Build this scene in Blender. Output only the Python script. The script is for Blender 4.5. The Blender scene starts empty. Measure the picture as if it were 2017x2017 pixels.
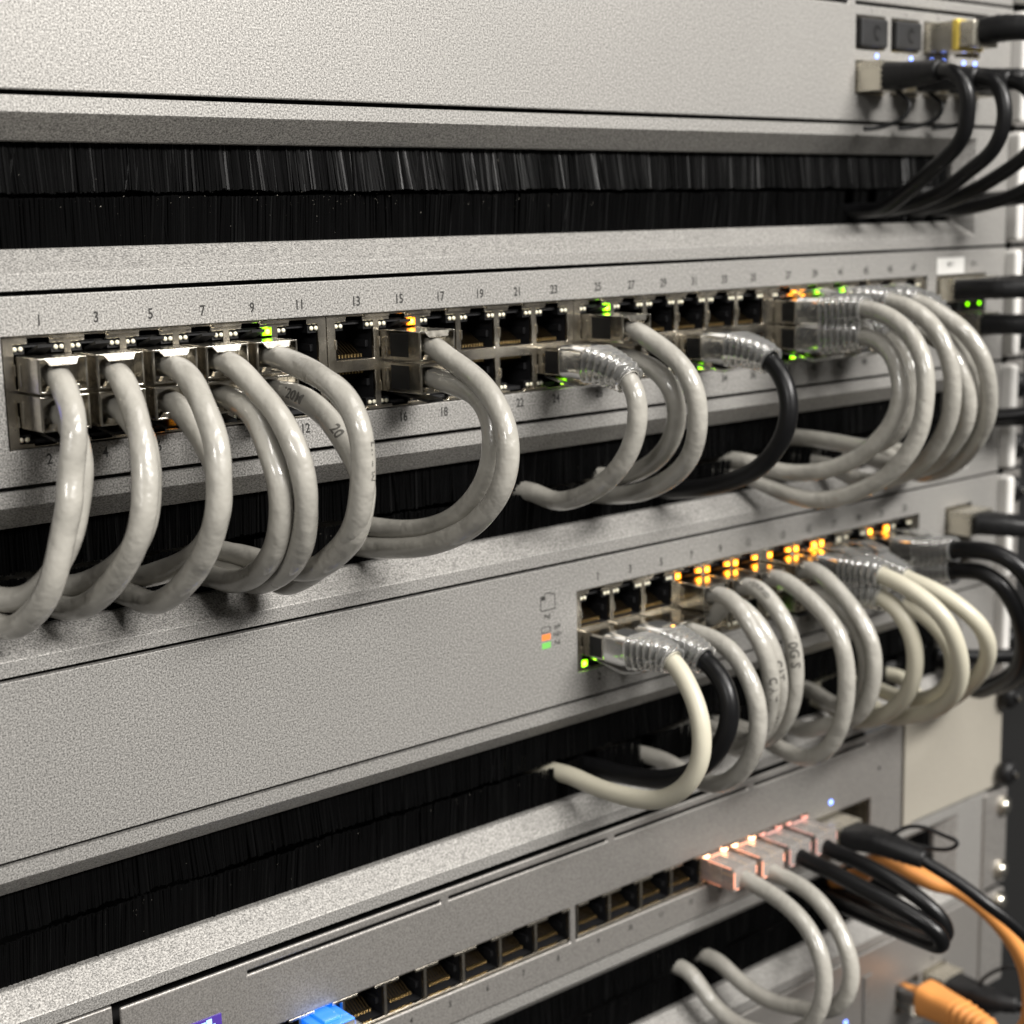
import bpy, math, random
from mathutils import Vector, Matrix
random.seed(7)
S = 0.001                                   # everything below is laid out in millimetres
scene = bpy.context.scene
col = scene.collection

# ------------------------------------------------------------------ camera, light, exposure
cam_d = bpy.data.cameras.new("camera")
cam = bpy.data.objects.new("camera", cam_d)
col.objects.link(cam)
scene.camera = cam
RIGHT = Vector((0.7607262, -0.6486318, -0.0239236))
FWD = Vector((0.6349083, 0.7512775, -0.1802042))
UP = Vector((0.1348594, 0.1218968, 0.9833383))
CAM = Vector((-44.40, -346.00, 12.74))
m = Matrix((RIGHT, UP, -FWD)).transposed().to_4x4()
m.translation = CAM * S
cam.matrix_world = m
cam_d.sensor_fit = 'HORIZONTAL'
cam_d.sensor_width = 36.0
cam_d.lens = 36.0 * 3090.68 / 2017.0
cam_d.clip_start = 0.01
cam_d.clip_end = 50
cam_d.dof.use_dof = True
cam_d.dof.focus_distance = 0.396
cam_d.dof.aperture_fstop = 14.5

world = bpy.data.worlds.new("World")
scene.world = world
world.use_nodes = True
bg = world.node_tree.nodes["Background"]
bg.inputs[0].default_value = (1.0, 0.965, 0.92, 1)
bg.inputs[1].default_value = 0.085

def area(name, loc, target, sx, sy, power, colr):
    d = bpy.data.lights.new(name, 'AREA')
    d.shape = 'RECTANGLE'; d.size = sx; d.size_y = sy; d.energy = power; d.color = colr
    o = bpy.data.objects.new(name, d); col.objects.link(o)
    o.location = loc
    o.rotation_euler = (Vector(target) - Vector(loc)).to_track_quat('-Z', 'Y').to_euler()
    return o
area("ceiling_lamp", (0.40, -1.05, 1.22), (0.25, 0, -0.05), 1.5, 0.12, 12.0, (1.0, 0.965, 0.92))
area("ceiling_lamp", (0.30, -0.48, 1.35), (0.25, -0.05, 0), 1.2, 0.30, 6.0, (1.0, 0.965, 0.92))
area("ceiling_lamp", (0.75, -2.10, 1.30), (0.25, 0, -0.05), 1.5, 0.32, 110.0, (1.0, 0.972, 0.932))
area("ceiling_lamp", (-1.6, -1.3, 0.95), (0.25, 0, 0), 0.6, 0.30, 14.0, (1.0, 0.972, 0.932))

scene.view_settings.view_transform = 'Standard'
scene.view_settings.look = 'None'
scene.view_settings.exposure = 0.0
scene.view_settings.gamma = 1.0
scene.view_settings.use_curve_mapping = False
scene.render.engine = 'CYCLES'
scene.cycles.use_denoising = True
scene.cycles.max_bounces = 7
scene.cycles.transmission_bounces = 6
scene.cycles.caustics_reflective = False
scene.cycles.caustics_refractive = False
scene.cycles.sample_clamp_indirect = 6.0

# ------------------------------------------------------------------ materials
MATS = {}
def mat(name, base, metallic=0.0, rough=0.5, spec=0.5, coat=0.0, trans=0.0, ior=1.46, alpha=None,
        emit=None, es=0.0, grain=None, mottle=None, aniso=None, sss=0.0, bump=None):
    mt = bpy.data.materials.new(name); mt.use_nodes = True
    nt = mt.node_tree; N = nt.nodes; L = nt.links
    p = N["Principled BSDF"]
    p.inputs["Base Color"].default_value = (*base, 1)
    p.inputs["Metallic"].default_value = metallic
    p.inputs["Roughness"].default_value = rough
    p.inputs["Specular IOR Level"].default_value = spec
    p.inputs["Coat Weight"].default_value = coat
    p.inputs["Coat Roughness"].default_value = 0.07
    p.inputs["Transmission Weight"].default_value = trans
    p.inputs["IOR"].default_value = ior
    if sss:
        p.inputs["Subsurface Weight"].default_value = sss
        p.inputs["Subsurface Radius"].default_value = (0.004, 0.003, 0.002)
        p.inputs["Subsurface Scale"].default_value = 0.3
    if emit:
        p.inputs["Emission Color"].default_value = (*emit, 1)
        p.inputs["Emission Strength"].default_value = es
    tc = N.new("ShaderNodeTexCoord")
    if grain:                                # bead-blasted metal: fine speckle in tone, gloss and relief
        sc, amp, bstr = grain
        n1 = N.new("ShaderNodeTexNoise"); n1.inputs["Scale"].default_value = sc
        n1.inputs["Detail"].default_value = 2.0; n1.inputs["Roughness"].default_value = 0.65
        L.new(tc.outputs["Object"], n1.inputs["Vector"])
        r = N.new("ShaderNodeValToRGB")
        r.color_ramp.elements[0].position = 0.33; r.color_ramp.elements[1].position = 0.67
        lo = [c * (1 - amp) for c in base]; hi = [min(1, c * (1 + amp)) for c in base]
        r.color_ramp.elements[0].color = (*lo, 1); r.color_ramp.elements[1].color = (*hi, 1)
        L.new(n1.outputs["Fac"], r.inputs["Fac"])
        n2 = N.new("ShaderNodeTexNoise"); n2.inputs["Scale"].default_value = 9.0
        n2.inputs["Detail"].default_value = 4.0
        L.new(tc.outputs["Object"], n2.inputs["Vector"])
        mx = N.new("ShaderNodeMix"); mx.data_type = 'RGBA'; mx.blend_type = 'MULTIPLY'
        mx.inputs["Factor"].default_value = 0.25
        L.new(r.outputs["Color"], mx.inputs[6]); L.new(n2.outputs["Fac"], mx.inputs[7])
        mx2 = N.new("ShaderNodeMix"); mx2.data_type = 'RGBA'; mx2.blend_type = 'MIX'
        L.new(mx.outputs[2], p.inputs["Base Color"])
        bp = N.new("ShaderNodeBump"); bp.inputs["Strength"].default_value = bstr
        bp.inputs["Distance"].default_value = 0.00008
        L.new(n1.outputs["Fac"], bp.inputs["Height"]); L.new(bp.outputs["Normal"], p.inputs["Normal"])
    if mottle:                               # gentle large variation and scuffs
        sc, amp = mottle
        n1 = N.new("ShaderNodeTexNoise"); n1.inputs["Scale"].default_value = sc
        n1.inputs["Detail"].default_value = 5.0
        L.new(tc.outputs["Object"], n1.inputs["Vector"])
        r = N.new("ShaderNodeValToRGB")
        r.color_ramp.elements[0].position = 0.30; r.color_ramp.elements[1].position = 0.70
        r.color_ramp.elements[0].color = (*[c * (1 - amp) for c in base], 1)
        r.color_ramp.elements[1].color = (*[min(1, c * (1 + amp * .6)) for c in base], 1)
        L.new(n1.outputs["Fac"], r.inputs["Fac"]); L.new(r.outputs["Color"], p.inputs["Base Color"])
        mr = N.new("ShaderNodeMapRange"); mr.inputs["To Min"].default_value = max(0.02, rough - .08)
        mr.inputs["To Max"].default_value = rough + .12
        L.new(n1.outputs["Fac"], mr.inputs["Value"]); L.new(mr.outputs["Result"], p.inputs["Roughness"])
    if bump:
        sc, bs, dist = bump
        n3 = N.new("ShaderNodeTexNoise"); n3.inputs["Scale"].default_value = sc; n3.inputs["Detail"].default_value = 3.0
        L.new(tc.outputs["Object"], n3.inputs["Vector"])
        bp = N.new("ShaderNodeBump"); bp.inputs["Strength"].default_value = bs; bp.inputs["Distance"].default_value = dist
        L.new(n3.outputs["Fac"], bp.inputs["Height"]); L.new(bp.outputs["Normal"], p.inputs["Normal"])
    MATS[name] = mt
    return mt
SILVER = mat("bead_blasted_silver", (0.375, 0.364, 0.345), metallic=0.55, rough=0.56, grain=(2150, 0.62, 0.95))
SILVER_FINE = mat("satin_silver", (0.435, 0.415, 0.39), metallic=0.7, rough=0.42, grain=(1900, 0.32, 0.5))
PAINT = mat("pale_grey_paint", (0.35, 0.325, 0.275), metallic=0.0, rough=0.55, grain=(1200, 0.04, 0.15))
EAR = mat("ear_metal", (0.86, 0.84, 0.80), metallic=0.0, rough=0.35, grain=(1500, 0.06, 0.15))
NICKEL = mat("nickel_shield", (0.66, 0.61, 0.52), metallic=1.0, rough=0.22, mottle=(160, 0.25), bump=(220, 0.25, 0.0003))
PLUGMETAL = mat("plug_shield", (0.70, 0.66, 0.58), metallic=1.0, rough=0.16, mottle=(260, 0.30), bump=(300, 0.2, 0.0003))
CAGE = mat("transceiver_metal", (0.68, 0.64, 0.54), metallic=0.9, rough=0.26, mottle=(120, 0.15))
DARKFILL = mat("dark_interior", (0.012, 0.012, 0.012), rough=0.6)  # black stands in for shade in gaps, slots and behind bristles
CAVITY = mat("port_plastic_black", (0.012, 0.012, 0.013), rough=0.45)
BLACKPL = mat("black_plastic", (0.009, 0.009, 0.0095), rough=0.42, spec=0.35, mottle=(300, 0.3))
COVERPL = mat("dust_cover_rubber", (0.014, 0.014, 0.015), rough=0.6, mottle=(200, 0.3))
GOLD_DARK = mat("shaded_contact", (0.10, 0.07, 0.035), metallic=1.0, rough=0.45)  # dim copy of the contact gold, socket shade put into its colour
GOLD = mat("gold_contact", (0.80, 0.58, 0.26), metallic=1.0, rough=0.3)
LED_OFF = mat("unlit_light_lens", (0.86, 0.80, 0.62), rough=0.3, sss=0.2)
LED_GREEN = mat("lit_green_light", (0.2, 0.6, 0.02), rough=0.3, emit=(0.24, 1.0, 0.0), es=3.6)
CORE_GREEN = mat("green_light_core", (0.4, 0.8, 0.1), rough=0.3, emit=(0.50, 1.0, 0.03), es=14.0)
LED_AMBER = mat("lit_amber_light", (0.8, 0.4, 0.02), rough=0.3, emit=(1.0, 0.235, 0.004), es=3.0)
CORE_AMBER = mat("amber_light_core", (0.9, 0.6, 0.1), rough=0.3, emit=(1.0, 0.42, 0.03), es=12.0)
LED_PEACH = mat("lit_peach_light", (0.8, 0.4, 0.2), rough=0.3, emit=(1.0, 0.50, 0.28), es=9.0)
LED_PINK = mat("dim_pink_light", (0.8, 0.4, 0.35), rough=0.3, emit=(1.0, 0.40, 0.30), es=1.3)
EDGE_PINK = mat("dim_pink_edge_glow", (0.6, 0.35, 0.32), rough=0.3, emit=(1.0, 0.38, 0.28), es=0.45)  # weaker copy of the painted plug edge glow
EDGE_PEACH = mat("peach_edge_glow", (0.8, 0.4, 0.3), rough=0.3, emit=(1.0, 0.32, 0.16), es=1.5)  # emission imitates port light showing at the plug edges
LED_BLUE = mat("lit_blue_light", (0.2, 0.3, 0.8), rough=0.3, emit=(0.16, 0.27, 1.0), es=5.0)
LED_DEEP = mat("deep_blue_light", (0.1, 0.1, 0.6), rough=0.3, emit=(0.05, 0.07, 1.0), es=2.2)
SCREEN = mat("lit_screen", (0.02, 0.01, 0.05), rough=0.15, emit=(0.085, 0.045, 0.36), es=1.0)
SCREEN_ICON = mat("lit_screen_icon", (0.3, 0.4, 0.5), rough=0.2, emit=(0.35, 0.72, 1.0), es=1.2)
GREY_J = mat("grey_jacket", (0.360, 0.345, 0.308), rough=0.28, spec=0.5, coat=0.65, mottle=(60, 0.12), bump=(120, 0.75, 0.0014))
CREAM_J = mat("cream_jacket", (0.52, 0.49, 0.39), rough=0.36, spec=0.5, mottle=(70, 0.06), bump=(160, 0.2, 0.0005))
BLACK_J = mat("black_jacket", (0.006, 0.006, 0.0065), rough=0.30, spec=0.34, mottle=(90, 0.3), bump=(160, 0.2, 0.0004))
ORANGE_J = mat("orange_jacket", (0.80, 0.33, 0.09), rough=0.42, mottle=(90, 0.1))
CLEAR = mat("clear_plastic", (0.95, 0.945, 0.91), rough=0.07, trans=0.90, ior=1.31, spec=0.8, coat=0.5)
LITPLUG = mat("lit_clear_plastic", (0.88, 0.84, 0.78), rough=0.12, trans=0.72, ior=1.33, spec=0.8, emit=(1.0, 0.36, 0.20), es=0.02)  # slight emission paints in port light passing through the plug
DIMPLUG = mat("faintly_lit_clear_plastic", (0.80, 0.76, 0.72), rough=0.12, trans=0.72, ior=1.33, spec=0.8, emit=(1.0, 0.38, 0.28), es=0.01)  # dimmer copy, port light again put into the emission
BLUELIT = mat("blue_glow_plastic", (0.15, 0.45, 1.0), rough=0.15, trans=0.5, emit=(0.0, 0.20, 1.0), es=0.5)  # blue port light put into a clear plug's colour and emission
BRISTLE = mat("black_nylon_bristle", (0.0030, 0.0030, 0.0031), rough=0.45, spec=0.12)
BRISTLE_SHEEN = mat("glossy_black_bristle", (0.0045, 0.0045, 0.0046), rough=0.30, spec=0.5)
DUST = mat("pale_dust", (0.42, 0.39, 0.34), rough=0.9)
INK = mat("dark_grey_print", (0.025, 0.024, 0.022), rough=0.6)
CABLE_INK = mat("faded_jacket_print", (0.10, 0.095, 0.085), rough=0.6)
ORANGE_INK = mat("orange_print", (0.85, 0.22, 0.05), rough=0.6)
GREEN_INK = mat("green_print", (0.16, 0.50, 0.10), rough=0.6)
STICKER = mat("white_sticker", (0.68, 0.67, 0.64), rough=0.5)
GOLDLABEL = mat("yellow_gold_shell", (1.0, 0.76, 0.16), metallic=0.6, rough=0.3)
RAIL = mat("black_powder_coat", (0.010, 0.010, 0.010), rough=0.5, bump=(900, 0.2, 0.0003))
SCREW = mat("screw_steel", (0.70, 0.67, 0.60), metallic=1.0, rough=0.25)

def vary_by_strand(mt, lo, hi):              # strands differ in gloss
    nt = mt.node_tree; p = nt.nodes["Principled BSDF"]
    g = nt.nodes.new("ShaderNodeNewGeometry"); r = nt.nodes.new("ShaderNodeMapRange")
    pw = nt.nodes.new("ShaderNodeMath"); pw.operation = 'POWER'; pw.inputs[1].default_value = 9.0
    nt.links.new(g.outputs["Random Per Island"], pw.inputs[0]); nt.links.new(pw.outputs[0], r.inputs["Value"])
    r.inputs["To Min"].default_value = lo; r.inputs["To Max"].default_value = hi
    nt.links.new(r.outputs["Result"], p.inputs["Specular IOR Level"])
vary_by_strand(BRISTLE_SHEEN, 0.05, 1.0)
vary_by_strand(BRISTLE, 0.03, 0.25)

# ------------------------------------------------------------------ mesh helpers (millimetres)
ORG = {}
def thing(name, label, cat, loc, group=None):
    o = bpy.data.objects.new(name, None); col.objects.link(o)
    o.empty_display_size = 0.01
    o.location = Vector(loc) * S
    o["label"] = label; o["category"] = cat
    if group: o["group"] = group
    ORG[o] = Vector(loc)
    return o

class MB:
    def __init__(self): self.v = []; self.f = []; self.sm = []
    def add(self, vs, fs, smooth=False):
        b = len(self.v); self.v += [tuple(p) for p in vs]
        self.f += [tuple(b + i for i in f) for f in fs]; self.sm += [smooth] * len(fs)
    def box(self, x0, x1, y0, y1, z0, z1):
        vs = [(x, y, z) for x in (x0, x1) for y in (y0, y1) for z in (z0, z1)]
        self.add(vs, [(0,1,3,2),(4,6,7,5),(0,4,5,1),(2,3,7,6),(0,2,6,4),(1,5,7,3)])
    def prism(self, poly, axis, a, b):
        """poly of 2D points extruded along axis from a to b; axis 'x': (y,z), 'y': (x,z), 'z': (x,y)"""
        n = len(poly)
        def P(p, t):
            return {'x': (t, p[0], p[1]), 'y': (p[0], t, p[1]), 'z': (p[0], p[1], t)}[axis]
        vs = [P(p, a) for p in poly] + [P(p, b) for p in poly]
        fs = [tuple(range(n)), tuple(range(2*n-1, n-1, -1))]
        fs += [(i, i+n, (i+1) % n + n, (i+1) % n) for i in range(n)]
        self.add(vs, fs)
    def loft(self, rings, smooth=True, cap=True):
        n = len(rings[0]); vs = [p for r in rings for p in r]; fs = []
        for k in range(len(rings) - 1):
            for i in range(n):
                j = (i + 1) % n
                fs.append((k*n+i, k*n+j, (k+1)*n+j, (k+1)*n+i))
        if cap:
            fs.append(tuple(range(n))[::-1]); fs.append(tuple(range((len(rings)-1)*n, len(rings)*n)))
        self.add(vs, fs, smooth)
    def dome(self, c, r, depth, n=10, rings=3):
        """small lens bulging to -y"""
        cx, cy, cz = c; rr = []
        for k in range(rings + 1):
            a = math.pi / 2 * k / rings
            q = max(0.02, math.cos(a)) * r
            rr.append([(cx + q*math.cos(t), cy - depth*math.sin(a), cz + q*math.sin(t)) for t in [2*math.pi*i/n for i in range(n)]])
        self.loft(rr)
    def plate(self, x0, x1, z0, z1, y0, y1, holes):
        xs = sorted({x0, x1, *[h[0] for h in holes], *[h[1] for h in holes]})
        zs = sorted({z0, z1, *[h[2] for h in holes], *[h[3] for h in holes]})
        xs = [x for x in xs if x0 <= x <= x1]; zs = [z for z in zs if z0 <= z <= z1]
        nx, nz = len(xs) - 1, len(zs) - 1
        def solid(i, j):
            if i < 0 or j < 0 or i >= nx or j >= nz: return False
            cx, cz = (xs[i]+xs[i+1])/2, (zs[j]+zs[j+1])/2
            return not any(h[0] < cx < h[1] and h[2] < cz < h[3] for h in holes)
        idx = {}; vs = []; fs = []
        def V(i, j, k):
            if (i, j, k) not in idx:
                idx[(i, j, k)] = len(vs); vs.append((xs[i], (y0, y1)[k], zs[j]))
            return idx[(i, j, k)]
        for i in range(nx):
            for j in range(nz):
                if not solid(i, j): continue
                fs.append((V(i,j,0), V(i+1,j,0), V(i+1,j+1,0), V(i,j+1,0)))
                fs.append((V(i,j,1), V(i,j+1,1), V(i+1,j+1,1), V(i+1,j,1)))
                if not solid(i-1, j): fs.append((V(i,j,0), V(i,j+1,0), V(i,j+1,1), V(i,j,1)))
                if not solid(i+1, j): fs.append((V(i+1,j,0), V(i+1,j,1), V(i+1,j+1,1), V(i+1,j+1,0)))
                if not solid(i, j-1): fs.append((V(i,j,0), V(i,j,1), V(i+1,j,1), V(i+1,j,0)))
                if not solid(i, j+1): fs.append((V(i,j+1,0), V(i+1,j+1,0), V(i+1,j+1,1), V(i,j+1,1)))
        self.add(vs, fs)
    def mesh(self, name, material, org):
        me = bpy.data.meshes.new(name)
        me.from_pydata([((x-org[0])*S, (y-org[1])*S, (z-org[2])*S) for x, y, z in self.v], [], self.f)
        me.polygons.foreach_set("use_smooth", self.sm)
        me.materials.append(material); me.update()
        return me
    def build(self, name, material, parent=None, bevel=0.0, seg=2, org=None, label=None, kind=None, angle=35):
        po = ORG.get(parent, Vector((0, 0, 0)))
        org = Vector(org) if org is not None else po
        me = self.mesh(name, material, org)
        return place(me, name, parent, org, bevel, seg, label, kind, angle)

def place(me, name, parent, org, bevel=0.0, seg=2, label=None, kind=None, angle=35):
    o = bpy.data.objects.new(name, me); col.objects.link(o)
    po = ORG.get(parent, Vector((0, 0, 0)))
    o.parent = parent
    o.location = (Vector(org) - po) * S
    ORG[o] = Vector(org)
    if bevel:
        b = o.modifiers.new("bevel", 'BEVEL'); b.width = bevel * S; b.segments = seg
        b.limit_method = 'ANGLE'; b.angle_limit = math.radians(angle); b.harden_normals = False
    if label: o["label"] = label
    if kind: o["kind"] = kind
    return o

TEXT = {}
def text_mesh(s, size, material, squeeze=0.82):
    key = (s, size, material.name, squeeze)
    if key not in TEXT:
        cu = bpy.data.curves.new("printed_text", 'FONT'); cu.body = s; cu.size = size * S
        cu.align_x = 'CENTER'; cu.align_y = 'CENTER'; cu.resolution_u = 3; cu.offset = size * S * 0.022
        t = bpy.data.objects.new("printed_text", cu); col.objects.link(t)
        dg = bpy.context.evaluated_depsgraph_get()
        me = bpy.data.meshes.new_from_object(t.evaluated_get(dg))
        bpy.data.objects.remove(t); bpy.data.curves.remove(cu)
        for v in me.vertices: v.co = Vector((v.co.x * squeeze, 0, v.co.y))
        me.materials.clear(); me.materials.append(material); me.name = "port_number"
        TEXT[key] = me
    return TEXT[key]
def printed(s, x, z, parent, size=3.55, y=-0.04, material=INK, name="port_number"):
    return place(text_mesh(s, size, material), name, parent, (x, y, z))

def catmull(pts, step=1.2, relax=0):
    P = [Vector(p) for p in pts]
    P = [P[0]*2 - P[1]] + P + [P[-1]*2 - P[-2]]
    out = []
    for i in range(1, len(P) - 2):
        a, b, c, d = P[i-1], P[i], P[i+1], P[i+2]
        t0 = 0.0; t1 = max(1e-3, (b-a).length ** .5); t2 = t1 + max(1e-3, (c-b).length ** .5); t3 = t2 + max(1e-3, (d-c).length ** .5)
        n = max(2, int((c - b).length / step))
        for k in range(n):
            t = t1 + (t2 - t1) * k / n
            A1 = a*((t1-t)/(t1-t0)) + b*((t-t0)/(t1-t0)); A2 = b*((t2-t)/(t2-t1)) + c*((t-t1)/(t2-t1)); A3 = c*((t3-t)/(t3-t2)) + d*((t-t2)/(t3-t2))
            B1 = A1*((t2-t)/(t2-t0)) + A2*((t-t0)/(t2-t0)); B2 = A2*((t3-t)/(t3-t1)) + A3*((t-t1)/(t3-t1))
            out.append(B1*((t2-t)/(t2-t1)) + B2*((t-t1)/(t2-t1)))
    out.append(P[-2])
    for _ in range(int(3 if step > 1 else 3/step/step) + relax):                       # relax small wiggles left from the layout
        out = [out[0]] + [out[i-1]*.25 + out[i]*.5 + out[i+1]*.25 for i in range(1, len(out)-1)] + [out[-1]]
    return out
def frames(path):
    T = []
    for i in range(len(path)):
        a = path[max(0, i-1)]; b = path[min(len(path)-1, i+1)]
        T.append((b - a).normalized())
    n = T[0].cross(Vector((0, 0, 1)))
    if n.length < 1e-3: n = T[0].cross(Vector((1, 0, 0)))
    n.normalize(); Nn = []
    for t in T:
        n = (n - t * n.dot(t)).normalized(); Nn.append(n)
    return T, Nn
def tube(mb, path, r, n=20, lump=0.0, seed=0, rfun=None, pitch=26.0):
    T, Nn = frames(path); rings = []; s = 0.0
    rnd = random.Random(seed); ph = rnd.random()*6.28; p2 = rnd.random()*6.28
    for i, p in enumerate(path):
        if i: s += (p - path[i-1]).length
        b = T[i].cross(Nn[i]); rr = rfun(i, s) if rfun else r
        amp = lump * (0.62 + 0.38*math.sin(s/17.0 + p2))
        ring = []
        for k in range(n):
            th = 2*math.pi*k/n
            tw = th - math.pi*s/pitch + ph                   # twisted pairs pressing through the jacket
            q = rr * (1 + amp*(1.9*abs(math.cos(tw))**.8 - 1.25) + .3*amp*math.sin(3*th + s/5.0 + p2))
            ring.append(p + (Nn[i]*math.cos(th) + b*math.sin(th)) * q)
        rings.append(ring)
    mb.loft(rings)
    return T, Nn
def text_on_tube(s, path, r, s0, size, parent, up=0.0, flip=False):
    """print wrapped onto a jacket, centred s0 mm along it, turned towards the side that faces the aisle"""
    me0 = text_mesh(s, size, CABLE_INK, 0.95)
    T, Nn = frames(path); d = [0.0]
    for i in range(1, len(path)): d.append(d[-1] + (path[i]-path[i-1]).length)
    mid = min(range(len(d)), key=lambda i: abs(d[i]-s0))
    toc = (CAM - path[mid]).normalized(); b = T[mid].cross(Nn[mid])
    th0 = math.atan2(toc.dot(b), toc.dot(Nn[mid])) + up
    vs = []; sg = -1 if flip else 1
    po = ORG[parent]
    for v in me0.vertices:
        t = s0 + sg*v.co.x/S
        i = min(max(0, next((k for k in range(len(d)) if d[k] >= t), len(d)-1)), len(d)-1); j = max(0, i-1)
        u = 0 if d[i] == d[j] else (t-d[j])/(d[i]-d[j])
        p = path[j].lerp(path[i], u); tt = T[i]; n = Nn[i]; bb = tt.cross(n)
        th = th0 - sg*v.co.z/S/r
        vs.append((p + (n*math.cos(th) + bb*math.sin(th))*(r*1.025+.05) - po) * S)
    me = bpy.data.meshes.new("jacket_print"); me.from_pydata(vs, [], [tuple(p.vertices) for p in me0.polygons])
    me.materials.append(CABLE_INK); me.update()
    return place(me, "jacket_print", parent, po)

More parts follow.
